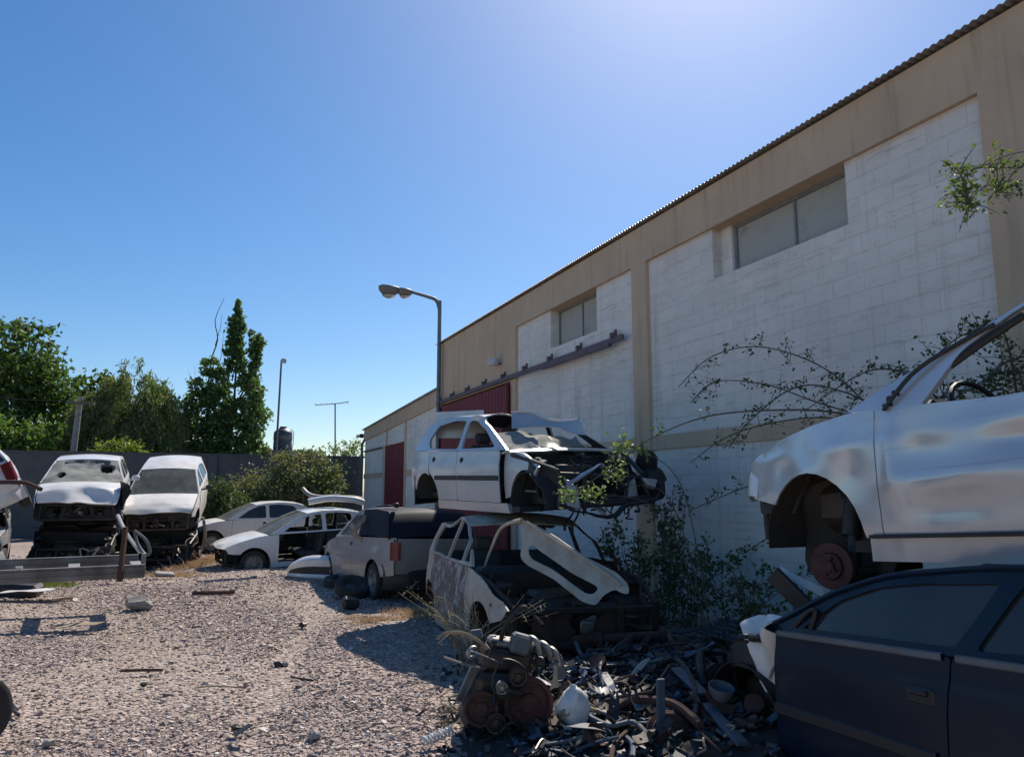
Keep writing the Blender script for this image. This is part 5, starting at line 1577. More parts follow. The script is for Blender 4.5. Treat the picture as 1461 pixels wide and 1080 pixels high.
for k, x in enumerate((-.85, -.6, -.35, -.1, .18, .38, .55)):
    mb = MB(); mb.tube([(x, -.36, 5.43), (x, .36, 5.43)], .009, 5); mb.build('element', M_GALV, an_)
for px, Y in ((245, 40), (-5, 40)):
    pass

# ------------------------------------------------------------------ steel frame at the left, spare parts round the white wrecks
sf = empty('ladder_rack', gp(0, 885), (0, 0, 0), 1, 'galvanised ladder frame of two long channels lying across the left edge', 'rack')
o_ = np.array(gp(0, 885))
Zf = .58
def lf(px, py, z): return np.array(gp(px, py, z)) - o_
A1, B1 = np.array([-7.7, 8.08, .55]) - o_, np.array([-4.63, 9.82, .55]) - o_
Zf = .55
dirv = (B1 - A1); Lf = np.linalg.norm(dirv[:2]); yaw = math.atan2(dirv[1], dirv[0]); nrm = np.array([-math.sin(yaw), math.cos(yaw), 0])
def channel(off, h, name, hh=.2):
    mb = MB(); M_W = plain('weathered_galvanised', (.25, .24, .225), .65, .35, scale=3, col2=(.12, .10, .085)); c0 = (A1 + B1) / 2 + nrm * off; c0[2] = Zf + h
    mb.box(c0, (Lf, .012, hh), (0, 0, yaw)); mb.box(c0 + nrm * .035 + np.array([0, 0, hh / 2]), (Lf, .08, .012), (0, 0, yaw)); mb.box(c0 + nrm * .035 - np.array([0, 0, hh / 2]), (Lf, .08, .012), (0, 0, yaw))
    mb.box(c0 - nrm * .012 + np.array([0, 0, .035]), (Lf - .02, .014, .03), (0, 0, yaw))
    mb.box(c0 - nrm * .012 - np.array([0, 0, .03]), (Lf - .02, .014, .02), (0, 0, yaw)); return mb.build(name, M_W, sf)
channel(0, .0, 'side_rail', .15); channel(1.15, .05, 'side_rail', .13)
for t in (.12, .45, .78, .985):
    mb = MB(); c0 = A1 + (B1 - A1) * t + nrm * .575; c0[2] = Zf
    mb.box(c0, (.13, 1.09, .08), (0, 0, yaw)); mb.build('crossbar', M_GALV, sf)
for t in (.03, .30):
    for off in (0.03, 1.12):
        mb = MB(); c0 = A1 + (B1 - A1) * t + nrm * off; mb.tube([(c0[0], c0[1], -.02), (c0[0], c0[1], Zf - .08)], .03, 8); mb.build('leg', M_RUST, sf)
mb = MB(); c0 = B1 + nrm * .30; c0[2] = Zf + .06
mb.box(c0, (.05, .12, .28), (0, 0, yaw)); mb.build('end_plate', M_GALV, sf)
mb = MB(); c0 = A1 + (B1 - A1) * .925 - nrm * .03
mb.box((c0[0], c0[1], Zf + .22), (.05, .05, .66), (0, R(2), 0)); mb.build('stake', M_RUST, sf)
mb = MB(); c0 = A1 + (B1 - A1) * .62 - nrm * .03; mb.box((c0[0], c0[1], Zf + .10), (.07, .05, .04), (0, 0, yaw)); mb.build('bolt_plate', M_WHITEPL, sf)

def solo(name, label, cat, mb, mat, group=None, deform=None):
    """one mesh thing, its origin moved to its own base"""
    o = mb.build(name, mat, None, deform)
    me = o.data
    n = len(me.vertices); co = np.zeros(n * 3, np.float32); me.vertices.foreach_get('co', co); co = co.reshape(-1, 3)
    c = np.array([(co[:, 0].min() + co[:, 0].max()) / 2, (co[:, 1].min() + co[:, 1].max()) / 2, co[:, 2].min()], np.float32)
    me.vertices.foreach_set('co', (co - c).ravel()); me.update(); o.location = c.tolist()
    return tag(o, label, cat, group)
def sheet(P0, U, Vv, nu=14, nv_=10, amp=.04, f=3., seed=0, th=.006, shape=None):
    """crumpled sheet spanned by U and V from P0"""
    P0, U, Vv = map(lambda a: np.array(a, float), (P0, U, Vv))
    G = np.zeros((nu, nv_, 3))
    for i, u in enumerate(np.linspace(0, 1, nu)):
        for j, v in enumerate(np.linspace(0, 1, nv_)):
            vv = v
            if shape: vv = .5 + (v - .5) * shape(u)
            G[i, j] = P0 + U * u + Vv * vv
    G = G + nv(G.reshape(-1, 3), f, seed).reshape(G.shape) * amp
    mb = MB(); mb.grid(G, 0, th); return mb

# trim leaning between the hulks
a, b = at(168, 735, 14.2), at(200, 788, 13.9)
mb = MB(); mb.tube([a, at(180, 760, 14.0), b], .035, 6, 0, True, 4); solo('bent_trim', 'bent white trim strip leaning between the two hulks', 'trim strip', mb, M_WHITEPL)
mb = MB(); mb.tube([at(192, 757, 13.9), at(208, 770, 13.9), at(214, 788, 13.9), at(206, 790, 13.9), at(196, 775, 13.9), at(192, 757, 13.9)], .028, 7, 0, True, 4); solo('rubber_seal', 'grey looped door seal standing beside the rusty stake', 'seal', mb, M_GREYPL)
mb = MB(); q = at(235, 812, 14.2); mb.box((q[0], q[1], .05), (.34, .2, .06), (.15, .12, .5), 0, .02); solo('plastic_cover', 'pale plastic cover on the gravel under the tilted wagon', 'cover', mb, M_STEEL)
# pipe out of the rolled car
mb = MB(); mb.tube([at(-20, 688, 12.2), at(30, 688, 12.1), at(48, 693, 12.0), at(58, 698, 11.9)], .035, 8, 0, True, 3); solo('exhaust_pipe', 'rusty exhaust pipe sticking out under the rolled white car', 'exhaust pipe', mb, M_RUST)
mb = sheet(at(-20, 850, 11.0), (.9, .3, .06), (.1, .4, .0), amp=.05, seed=4); solo('scrap_sheet', 'pale bent sheet on dark scrap under the steel frame', 'scrap sheet', mb, M_WHITEPL)
mb = MB(); q = gp(20, 850); mb.box((q[0], q[1], .09), (.7, .35, .22), (.1, .1, .2), 0, .05); solo('plastic_crate_scrap', 'black plastic lump on the gravel at the left edge under the frame', 'scrap', mb, M_BLACK)

# things lying on and round the doorless saloon
rz_ = .93 * 1.43
mb = MB(); mb.tube([at(440, 716, 16.6), at(470, 711, 16.7), at(505, 713, 16.8), at(518, 717, 16.9)], .07, 8, 0, True, 4); solo('bumper_piece', 'white bumper strip lying on the roof of the doorless saloon', 'bumper', mb, P_WHITE)
mb = MB(); mb.tube([at(432, 697, 17.3), at(442, 706, 17.2), at(460, 709, 17.2), at(485, 707, 17.2)], .05, 8, 0, True, 4); solo('bumper_piece', 'pale curved bumper skin above the bumper strip on the saloon roof', 'bumper', mb, M_STEEL)
mb = MB(); mb.tube([at(448, 716, 17.3), at(490, 709, 17.3), at(516, 712, 17.4)], .05, 8, 0, True, 4); solo('black_trim', 'black trim bar between the bumper pieces on the saloon roof', 'trim', mb, M_BLACK)
q = gp(452, 830)
fb = empty('fallen_bumper', (q[0], q[1], 0), (0, 0, R(-16)), 1, 'white bumper with dark opening fallen on the gravel beside the doorless saloon', 'bumper')
G = []
for u in np.linspace(-1, 1, 26):
    G.append([(u * .78, .32 * abs(u) ** 2.4 + o2, z2 * (1 - .25 * abs(u) ** 3)) for z2, o2 in ((.02, .06), (.08, .0), (.12, .02))])
mb = MB(); mb.grid(G, 0, .012); mb.build('lower_lip', [P_WHITE], fb)
G = []
for u in np.linspace(-1, 1, 26):
    G.append([(u * .78, .32 * abs(u) ** 2.4 + o2, z2 * (1 - .55 * max(0, -u) ** 2.2 - .15 * max(0, u) ** 3)) for z2, o2 in ((.26, .02), (.36, -.01), (.41, .03), (.43, .10))])
mb = MB(); mb.grid(G, 0, .012); mb.build('upper_skin', [P_WHITE], fb)
G = []
for u in np.linspace(-.98, .98, 26):
    G.append([(u * .77, .32 * abs(u) ** 2.4 + .035, z2 * (1 - .5 * max(0, -u) ** 2.2 - .15 * max(0, u) ** 3)) for z2 in (.10, .18, .28)])
mb = MB(); mb.grid(G, 0, .01); mb.build('grille', [M_BLACK], fb)
e = hood_frame('door_scrap', 'tan door frame leaning over the pickup bed', at(510, 748, 12.0), (R(62), R(28), R(-18)), .62, [plain('tan_trim', (.35, .25, .17), .7), M_BLACK], .8, .62, (.12, .86, .14, .86))
e['category'] = 'door frame'
def tyre(label, loc, rot, sc=1.0):
    e = empty('car_tyre', loc, rot, sc, label, 'tyre')
    mb = MB(); mb.lathe([(.17, -.07), (.24, -.09), (.285, -.075), (.295, -.04), (.295, .04), (.285, .075), (.24, .09), (.17, .07)], (0, 0, 0), 'z', 32, 0, None, True); mb.build('tread', M_RUB, e)
    mb = MB(); mb.lathe([(.03, .03), (.12, .02), (.15, .05), (.172, .06), (.172, -.06)], (0, 0, 0), 'z', 24); mb.build('rim', M_DARKMET, e)
q = gp(488, 838); tyre('worn tyre lying flat beside the silver pickup', (q[0], q[1], .08), (.1, .05, 0))
q = gp(497, 856); tyre('worn tyre tilted on the gravel in the shadow behind the pickup', (q[0], q[1] + .3, .14), (.35, .2, 0), .9)
q = gp(500, 868); mb = MB(); mb.box((q[0], q[1], .07), (.22, .16, .14), (.3, .2, .4), 0, .03); solo('gearbox_cover', 'small black cover on the gravel left of the dry grass', 'cover', mb, M_BLACK)

# small things on the open gravel
def rock(label, px, py, s, mat, seed, name='rock', cat='rock'):
    q = gp(px, py); bm = bmesh.new(); bmesh.ops.create_icosphere(bm, subdivisions=2, radius=1)
    V = np.array([tuple(v.co) for v in bm.verts]); F = [[v.index for v in f.verts] for f in bm.faces]; bm.free()
    V = V + nv(V, 1.1, seed) * .45
    mb = MB(); mb.add(V * np.array(s) + np.array([q[0], q[1], s[2] * .55]), F); return solo(name, label, cat, mb, mat)
M_CONC = plain('broken_concrete', (.36, .34, .31), .9, scale=6, col2=(.2, .19, .18))
rock('broken concrete lump alone on the open gravel', 197, 866, (.19, .12, .09), M_CONC, 3, 'concrete_lump', 'rubble')
for lab, px, py, s, m_ in (('dark clod near the bottom of the gravel', 337, 1040, .035, M_BLACK), ('dark stone with a pale neighbour in mid gravel', 398, 950, .045, M_DARKMET), ('pale stone touching the dark stone in mid gravel', 405, 949, .04, M_CONC),
                           ('dark clod below the dry grass', 432, 893, .05, M_DARKMET), ('dark stone left of the burnt car shadow', 474, 970, .035, M_BLACK), ('dark flat stone at the left of the gravel', 205, 978, .03, M_DARKMET), ('pale stone at the bottom left of the gravel', 68, 1062, .04, M_CONC),
                           ('long pale stone at the bottom of the gravel', 448, 1052, .05, M_CONC)):
    rock(lab, px, py, (s, s * .8, s * .6), m_, px)
def stick(label, p, mat, rad, name='stick'):
    mb = MB(); mb.tube([(x, y, z + .025) for x, y, z in [gp(*q) for q in p]], rad, 6, 0, True, 3); solo(name, label, name.replace('_', ' '), mb, mat)
stick('short dark bar on the gravel left of centre', [(172, 961), (200, 960), (232, 960)], M_RUST, .014)
stick('thin pale twig in the middle of the gravel', [(280, 985), (310, 983), (350, 986)], M_DRY, .006, 'twig')
stick('dark twig on the gravel near the middle', [(415, 970), (435, 973), (447, 975)], M_BLACK, .008, 'twig')
stick('flat dark bar on the gravel in front of the doorless saloon', [(275, 848), (300, 848), (335, 847)], M_RUST, .03)
stick('pale stick on the gravel behind the concrete lump', [(75, 858), (90, 856), (104, 855)], M_DRY, .02)
mb = sheet(gp(70, 896), (.5, .05, .02), (.05, .12, .02), amp=.02, seed=6); solo('cardboard_scrap', 'flat pale scrap on the gravel below the frame shadow', 'scrap', mb, M_DRY)
mb = sheet(gp(330, 1048), (.09, .05, .05), (.05, -.06, .01), 6, 6, amp=.01, seed=6); solo('black_shard', 'black plastic shard near the bottom of the gravel', 'shard', mb, M_BLACK)
# tyre and trim at the lower left corner
q = gp(-32, 1075); tyre('black tyre standing at the bottom left corner', (q[0] - .13, q[1] + .1, .2), (R(82), 0, R(60)), .75)
mb = MB(); mb.tube([np.array(gp(-30, 1004)) + [0, 0, .05], np.array(gp(4, 1006)) + [0, 0, .06], np.array(gp(24, 1018)) + [0, 0, .03]], .014, 7, 0, True, 3); solo('chrome_trim', 'bright curved trim strip at the left edge above the corner tyre', 'trim strip', mb, M_STEEL)
mb = MB(); mb.tube([np.array(gp(-30, 1010)) + [0, 0, .03], np.array(gp(8, 1014)) + [0, 0, .03], np.array(gp(26, 1024)) + [0, 0, .02]], .012, 7, 0, True, 3); solo('black_hose', 'black hose under the bright trim strip at the left edge', 'hose', mb, M_BLACK)

# ------------------------------------------------------------------ hood frames of the centre stack
m3 = lambda a, b, c_: Matrix((a, b, c_)).transposed()
def frame_from(P0, Px, Py):
    P0, Px, Py = map(Vector, (P0, Px, Py)); x = (Px - P0); L = x.length; x.normalize(); y = (Py - P0); y = (y - x * y.dot(x)); Wd = y.length; y.normalize(); z = x.cross(y)
    return m3(x, y, z).to_euler(), L, Wd
P0, Px, Py = at(716, 750, 7.45), at(852, 862, 6.95), at(765, 752, 7.2)
eu, L, Wd = frame_from(P0, Px, Py)
def loose_hood():
    e = empty('loose_hood', P0, (0, 0, 0), 1, 'cream hood frame with a big opening lying askew over the burnt engine bay', 'car hood')
    Z = [7.25, 7.1, 6.9]
    out = [(742, 742), (752, 744), (790, 764), (835, 795), (880, 818), (897, 835), (898, 848), (886, 846), (878, 840), (862, 848), (850, 864), (830, 858), (790, 826), (752, 806), (742, 796), (745, 770)]
    hol = [(757, 776), (768, 784), (815, 817), (850, 835), (854, 841), (845, 850), (832, 846), (790, 814), (757, 798), (753, 785)]
    f2 = lambda p: np.array([p[0] / 100., -p[1] / 100.])
    o2 = rnd([tuple(f2(p)) for p in out], .06, 3); h2 = rnd([tuple(f2(p)) for p in hol], .08, 3)
    base = Vector(P0)
    def mp(V):
        A = []
        for x, y in V:
            px, py = x * 100, -y * 100
            Y = 7.35 - (px - 742) / 156 * .35 - (py - 742) / 120 * .30
            # ridge: the upper edge of the hood skin curls back
            A.append(np.array(at(px, py, Y)) - np.array(base))
        return np.array(A)
    mb = MB(); panel(mb, o2, mp, .014, [h2], .06, 0, 1, (.2, .75, .45)); mb.build('hood_panel', [M_CREAM, M_CREAM], e)
    mb = MB(); q = [tuple(mp([f2(p)])[0] + np.array([.01, -.02, .01])) for p in ((750, 746), (800, 778), (850, 810), (884, 836))]
    mb.tube(q, .016, 6, 0, True, 5); mb.build('hood_lip', M_CREAM, e)
    mb = MB(); q = [tuple(mp([f2(p)])[0] + np.array([0, .03, 0])) for p in ((820, 806), (818, 812), (822, 816))]
    mb.tube(q, .01, 6); mb.build('hood_latch', M_STEEL, e)
    mb = MB(); q = [tuple(np.array(at(*a)) - np.array(base)) for a in ((744, 742, 7.3), (716, 752, 7.6), (700, 785, 7.75), (690, 812, 7.8))]
    mb.tube(q, [.024, .018, .014, .012], 6, 0, True, 4)
    mb.build('hood_edge', M_CREAM, e)
loose_hood()
e = empty('torn_roof_sheet', at(650, 590, 9.0), (0, 0, 0), 1, 'crumpled silver sheet torn up from the roof of the silver hatchback', 'sheet metal')
b0 = np.array(at(650, 590, 9.0))
G = []
for px, t in ((704, 0), (730, .2), (760, .45), (790, .7), (800, .85)):
    top = np.array(at(px + 26, 589 + 12 * t + (3 if t == .45 else 0), 8.95 - .5 * t)); bot = np.array(at(px + 26 + 10 * t, 607 + 12 * t, 8.85 - .5 * t))
    G.append([top * (1 - s_) + bot * s_ + np.array([0, 0, .035 * math.sin(s_ * 5 + t * 8)]) - b0 for s_ in np.linspace(0, 1, 8)])
G = np.array(G)
mb = MB(); mb.grid(G, 0, .012); mb.build('sheet', [P_SILVER], e)
mb = MB(); mb.tube([tuple(g[0]) for g in G], .018, 6, 0, True, 3); mb.build('folded_edge', [P_SILVER], e)
mb = MB()
G = [[np.array(at(px, py, 10.1)) for py in (588, 600, 625)] for px in (622, 645, 668, 690)]
for k_, g in enumerate(G): g[0][2] += .01 * k_
mb.grid(np.array(G), 0, .03); solo('raised_tailgate', 'raised silver tailgate edge behind the roof of the silver hatchback', 'tailgate', mb, [P_SILVER, INNER])
# fallen axle, hanging strip etc. are with the scrap heap below

# ------------------------------------------------------------------ scrap heap between the stacks
def heap_z(x, y):
    x = np.asarray(x, float); y = np.asarray(y, float)
    g1 = np.exp(-(((x - 1.05) / .75) ** 2 + ((y - 5.9) / 1.25) ** 2)) * .34
    g2 = np.exp(-(((x - .25) / .5) ** 2 + ((y - 5.6) / .8) ** 2)) * .12
    g3 = np.exp(-(((x - 1.6) / .5) ** 2 + ((y - 4.6) / .8) ** 2)) * .22
    return g1 + g2 + g3 - .05
xs = np.linspace(-.7, 3.0, 70); ys = np.linspace(4.0, 8.6, 80)
G = np.array([[(x, y, float(heap_z(x, y)) + .035 * noise.noise(Vector((x * 6, y * 6, 0))) + .02 * noise.noise(Vector((x * 17, y * 17, 3)))) for y in ys] for x in xs])
mb = MB(); mb.grid(G)
M_DIRT = plain('oily_dirt', (.03, .028, .027), .95, scale=9, col2=(.06, .05, .043), bumpy=.6)
tag(mb.build('scrap_mound', M_DIRT), 'oily dirt mound under the scrap heap', 'dirt', None, 'stuff')
rs = random.Random(99)
def hp(px, py):
    """point on the heap surface seen at a pixel"""
    r_ = ray(px, py); lo, hi = 2.0, 14.0
    for k in range(40):
        m_ = (lo + hi) / 2; p = r_ * m_ / r_[1]
        if p[2] + CAM_Z > float(heap_z(p[0], p[1])): lo = m_
        else: hi = m_
    p = r_ * lo / r_[1]
    return np.array([p[0], p[1], p[2] + CAM_Z])
# shards too many to count
V = []; F = []; n = 0
for k in range(4200):
    x, y = rs.gauss(.9, .75), rs.gauss(5.7, 1.05)
    if not (-.75 < x < 2.8 and 4.1 < y < 8.4): continue
    z = float(heap_z(x, y)) + rs.uniform(-.01, .05)
    L = rs.uniform(.015, .09); w_ = L * rs.uniform(.2, .8); t = L * rs.uniform(.05, .3)
    b_ = MB(); b_.box((0, 0, 0), (L, w_, t), (rs.uniform(-.7, .7), rs.uniform(-.7, .7), rs.uniform(0, 6)))
    V.append(b_.V[0] + np.array([x, y, z])); F += [tuple(i + n for i in f) for f in b_.F]; n += 8
def shard_mat():
    m, nt, b = nmat('mixed_shards')
    g = nt.nodes.new('ShaderNodeNewGeometry')
    c = ramp(nt, g.outputs['Random Per Island'], [(0, (.015, .015, .017)), (.35, (.04, .045, .05)), (.5, (.09, .05, .03)), (.62, (.06, .09, .13)), (.84, (.10, .10, .10)), (.93, (.06, .03, .025)), (.985, (.4, .4, .38))], 'CONSTANT')
    nt.links.new(c, b.inputs['Base Color']); b.inputs['Roughness'].default_value = .6
    return m
tag(rawmesh('scrap_shards', np.concatenate(V), np.array(F), shard_mat()), 'small broken shards of metal and plastic strewn over the scrap heap', 'shards', None, 'stuff')

# ---- the engine in front
q = gp(722, 1062)
en = empty('engine_block', (q[0], q[1] + .22, 0), (0, 0, R(8)), .90, 'rusty engine with pulleys and torn manifold standing at the front of the heap', 'engine')
mb = MB()
mb.box((-.02, .10, .26), (.44, .36, .34), (.08, .10, 0), 0, .05); mb.box((.0, .10, .50), (.36, .26, .16), (.05, .14, .1), 0, .03); mb.box((-.2, .1, .14), (.24, .3, .22), (0, .2, 0), 0, .05)
mb.build('cylinder_block', [M_DARKMET], en)
mb = MB(); mb.box((.06, .12, .60), (.36, .20, .06), (0, .14, .1), 0, .02)
for k in range(5): mb.lathe([(.02, 0), (.02, .03)], (-.08 + k * .07, .12, .63 - k * .01), 'z', 8)
mb.build('valve_cover', [M_STEEL], en)
def pulley(x, y, z, r_, mat, nm='pulley', hub=None):
    mb = MB(); mb.lathe([(.01, -.02), (r_ * .35, -.02), (r_ * .4, .0), (r_ * .78, .005), (r_ * .84, -.02), (r_, -.022), (r_ * .93, .0), (r_ * .93, .008), (r_, .03), (r_ * .5, .035)], (x, y, z), 'y', 28, 0)
    for k in range(5):
        a = k * 2 * math.pi / 5; mb.lathe([(r_ * .08, -.012), (r_ * .08, .0)], (x + r_ * .56 * math.cos(a), y, z + r_ * .56 * math.sin(a)), 'y', 8, 0)
    return mb.build(nm, [mat], en)
pulley(.055, -.20, .435, .062, M_DARKMET); pulley(-.06, -.20, .365, .042, M_STEEL); pulley(.14, -.14, .24, .175, M_REDRUST, 'flywheel'); pulley(-.2, -.16, .22, .12, M_RUST, 'timing_cover'); pulley(-.10, -.18, .13, .07, M_DARKMET)
mb = MB(); mb.tube([(-.12, -.2, .44), (-.06, -.21, .55), (.05, -.21, .53), (.12, -.2, .45), (.10, -.2, .36), (-.04, -.21, .30), (-.12, -.2, .36), (-.12, -.2, .44)], .009, 6, 0, True, 4); mb.build('belt', [M_BLACK], en)
mb = MB(); mb.tube([(.08, -.21, .28), (-.03, -.22, .2), (-.08, -.2, .05), (-.02, -.2, -.02)], .006, 5, 0, True, 4); mb.build('wire', [M_BLACK], en)
for k, (x, z) in enumerate(((.14, .60), (.22, .56), (.28, .52))):
    mb = MB(); mb.tube([(x, .05, z), (x + .03, -.02, z + .06), (x + .08, -.06, z + .03), (x + .10, -.05, z - .05)], .022, 8, 0, True, 4); mb.build('manifold_pipe', [M_STEEL], en)
mb = MB(); mb.box((.10, -.02, .62), (.15, .10, .14), (.1, .3, .2), 0, .02); mb.build('intake_box', [M_GREYPL], en)
mb = MB(); mb.box((.24, -.05, .50), (.07, .06, .06), (.1, .1, .2), 0, .01); mb.build('sensor', [M_BLACK], en)
mb = MB(); mb.tube([(-.04, .05, .60), (-.02, .0, .72), (.04, -.02, .82), (.12, -.02, .88), (.16, -.02, .85)], .017, 8, 0, True, 5); mb.build('hose', [M_BLACK], en)
mb = MB(); mb.tube([(-.12, .0, .56), (-.22, -.02, .66), (-.34, -.02, .71), (-.46, -.0, .70), (-.50, 0, .66)], .014, 7, 0, True, 5); mb.build('branch_pipe', [M_DRY], en)
mb = MB(); mb.tube([(-.16, -.05, .46), (-.3, -.08, .50), (-.46, -.1, .56)], .010, 6, 0, True, 3); mb.build('dipstick', [M_STEEL], en)
mb = MB(); mb.lathe([(.035, 0), (.05, .01), (.05, .04), (.035, .05)], (-.24, -.05, .56), 'y', 18, 0, (.3, 0, .3), True); mb.build('thermostat_ring', [M_STEEL], en)
mb = MB(); mb.box((-.26, .0, .34), (.13, .02, .26), (.1, .45, .4), 0, .004)
for k in range(5): mb.box((-.30 + .03 * k, -.02, .34 - .015 * k), (.010, .02, .26), (.1, .45, .4))
mb.build('finned_cooler', [M_STEEL], en)

re_ = random.Random(77)
for k in range(22):
    p = Vector((re_.uniform(-.26, .30), re_.uniform(-.22, .12), re_.uniform(.12, .68)))
    mb = MB(); kd = k % 3
    if kd == 0: mb.box(p, (re_.uniform(.03, .11), re_.uniform(.03, .08), re_.uniform(.02, .08)), (re_.uniform(-.8, .8), re_.uniform(-.8, .8), re_.uniform(0, 3)), 0, .008)
    elif kd == 1: mb.tube([p, p + Vector((re_.uniform(-.1, .1), re_.uniform(-.1, .05), re_.uniform(-.02, .12))), p + Vector((re_.uniform(-.2, .2), re_.uniform(-.14, .02), re_.uniform(-.12, .06)))], re_.uniform(.005, .013), 6, 0, True, 4)
    else: mb.lathe([(.008, 0), (re_.uniform(.02, .04), .005), (re_.uniform(.015, .035), re_.uniform(.03, .06)), (.008, .07)], p, re_.choice('xyz'), 12, 0, (re_.uniform(-.5, .5), re_.uniform(-.5, .5), 0))
    mb.build('engine_fitting', [re_.choice([M_DARKMET, M_BLACK, M_RUST, M_DARKMET, M_GREYPL])], en)
def bag():
    q = hp(820, 1042); bm = bmesh.new(); bmesh.ops.create_icosphere(bm, subdivisions=4, radius=1)
    V = np.array([tuple(v.co) for v in bm.verts]); F = [[v.index for v in f.verts] for f in bm.faces]; bm.free()
    V = V + nv(V, 1.4, 5) * .25 + nv(V, 4., 9) * .10
    V[:, 0] *= 1 - .35 * np.clip(V[:, 2], 0, 1.2)
    mb = MB(); mb.add(V * np.array([.105, .09, .14]) + q + np.array([0, .03, .12]), F, 0, True)
    solo('plastic_bag', 'crumpled white plastic bag right of the engine', 'bag', mb, M_WHITEPL)
bag()
def tube_thing(name, label, cat, pts, r_, mat, lift=.03, sub=4, seg=8):
    P = [hp(*p[:2]) + np.array([0, 0, lift + (p[2] if len(p) > 2 else 0)]) for p in pts]
    mb = MB(); mb.tube(P, r_, seg, 0, True, sub); return solo(name, label, cat, mb, mat)
# rusty axle in front of the burnt car
mb = MB(); a, b = np.array(at(738, 917, 6.95)), np.array(at(945, 907, 6.85))
mb.tube([a, b], .045, 12); mb.lathe([(.05, -.03), (.085, -.03), (.085, .03), (.05, .03)], a, 'x', 18); mb.lathe([(.05, -.03), (.08, -.02), (.08, .03), (.05, .03)], b, 'x', 18)
mb.lathe([(.045, -.04), (.07, -.03), (.07, .04), (.045, .04)], a * .45 + b * .55, 'x', 14)
solo('rear_axle', 'long red brown axle tube lying in front of the burnt car', 'axle', mb, M_REDRUST)
tube_thing('white_hose', 'thin white hose hooked over the rusty axle', 'hose', [(875, 905, .02), (852, 903, .06), (845, 918, .06), (848, 935, 0), (851, 946, 0)], .009, M_DRY)
mb = sheet(hp(873, 950) + [0, 0, .06], hp(925, 928) + [0, 0, .12] - hp(873, 950) - [0, 0, .06], (.02, .05, .09), amp=.015, seed=7, shape=lambda u: .35 + .8 * math.sin(min(1, u * 1.1) * math.pi)); solo('curved_sheet', 'pale grey curved panel lying on the heap below the axle', 'panel', mb, M_GREYPL)
mb = sheet(hp(900, 975) + [0, 0, .04], hp(925, 962) + [0, 0, .08] - hp(900, 975) - [0, 0, .04], (.01, .02, .04), 8, 6, amp=.01, seed=8, shape=lambda u: .3 + math.sin(u * 3.1)); solo('white_scrap', 'small bright white scrap in the middle of the heap', 'scrap', mb, M_WHITEPL)
# ribbed undertray
def ribbed():
    c = [hp(995, 918) + [0, 0, .10], hp(1030, 905) + [0, 0, .16], hp(1075, 912) + [0, 0, .16], hp(1060, 938) + [0, 0, .10]]
    G = []
    for u in np.linspace(0, 1, 24):
        a = c[0] * (1 - u) + c[3] * u; b = c[1] * (1 - u) + c[2] * u
        G.append([a * (1 - v) + b * v + np.array([0, 0, .014 * math.copysign(1, math.sin(v * 28))]) for v in np.linspace(0, 1, 36)])
    mb = MB(); mb.grid(np.array(G), 0, .008, None, False); solo('ribbed_tray', 'dark ribbed plastic tray on top of the heap beside the torn fender', 'tray', mb, M_BLUEGR)
ribbed()
mb = MB(); P_ = [hp(1020, 904) + [0, 0, .17], hp(1048, 906) + [0, 0, .19], hp(1075, 915) + [0, 0, .16]]; mb.tube(P_, .012, 6, 0, True, 3); solo('pale_strip', 'pale strip along the edge of the ribbed tray', 'strip', mb, M_WHITEPL)
def plank(label, p, q_, w_, t, mat, h0=.06, h1=.06, name='flat_bar', cat='bar', rolla=0.0):
    a = hp(*p) + [0, 0, h0]; b = hp(*q_) + [0, 0, h1]; d = Vector(b - a); L = d.length
    ro = d.to_track_quat('X', 'Z').to_euler()
    mb = MB(); mb.box((a + b) / 2, (L, w_, t), ro, 0, .006); return solo(name, label, cat, mb, mat)
plank('upright blue grey flat bar in the middle of the heap', (943, 1050), (945, 1052), .055, .02, M_BLUEGR, .0, .33)
plank('long diagonal grey bar at the bottom right of the heap', (1008, 1020), (1060, 1075), .07, .03, M_BLUEGR, .06, .05)
plank('second grey bar crossing above the long diagonal bar', (965, 975), (1005, 1010), .08, .02, M_BLUEGR, .10, .08)
plank('thin pale rod pointing to the bag', (905, 1000), (926, 984), .014, .014, M_DRY, .06, .10, 'thin_rod', 'rod')
plank('thin pale rod parallel to the other rod further right', (931, 1002), (956, 975), .012, .012, M_STEEL, .08, .12, 'thin_rod', 'rod')
plank('dark tube lying level left of the upright bar', (884, 1018), (930, 992), .05, .05, M_DARKMET, .05, .05, 'flat_bar', 'bar')
plank('grey flat board across the heap behind the bag', (860, 975), (885, 1010), .07, .02, M_GREYPL, .07, .05)
plank('dark flat board lying right of the axle end', (965, 920), (995, 912), .12, .02, M_BLUEGR, .12, .12)
plank('grey angle iron near the bottom of the heap', (800, 1010), (870, 1030), .05, .02, M_GREYPL, .05, .05)
tube_thing('black_hose', 'long black hose curling through the middle of the heap', 'hose', [(940, 965, .05), (965, 960, .06), (985, 985, .06), (995, 1020, .05), (990, 1045, .03)], .022, M_BLACK)
tube_thing('black_hose', 'thick black hose arching beside the wiring of the navy sedan', 'hose', [(1005, 985), (998, 965, .08), (1006, 945, .12), (1025, 940, .08)], .028, M_BLACK)
tube_thing('grey_hose', 'grey hose hanging over the heap left of the upright bar', 'hose', [(858, 960, .05), (856, 975, .05), (862, 990, .02)], .011, M_GREYPL)
tube_thing('grey_hose', 'grey hose along the bottom of the heap', 'hose', [(830, 1030, .03), (870, 1052, .04), (905, 1050, .05), (930, 1070, .02)], .016, M_GREYPL)
tube_thing('brown_pipe', 'brown exhaust pipe lying low in the heap', 'pipe', [(1000, 1055, .05), (960, 1025, .06), (900, 1020, .06), (870, 1035, .04)], .026, M_RUST)
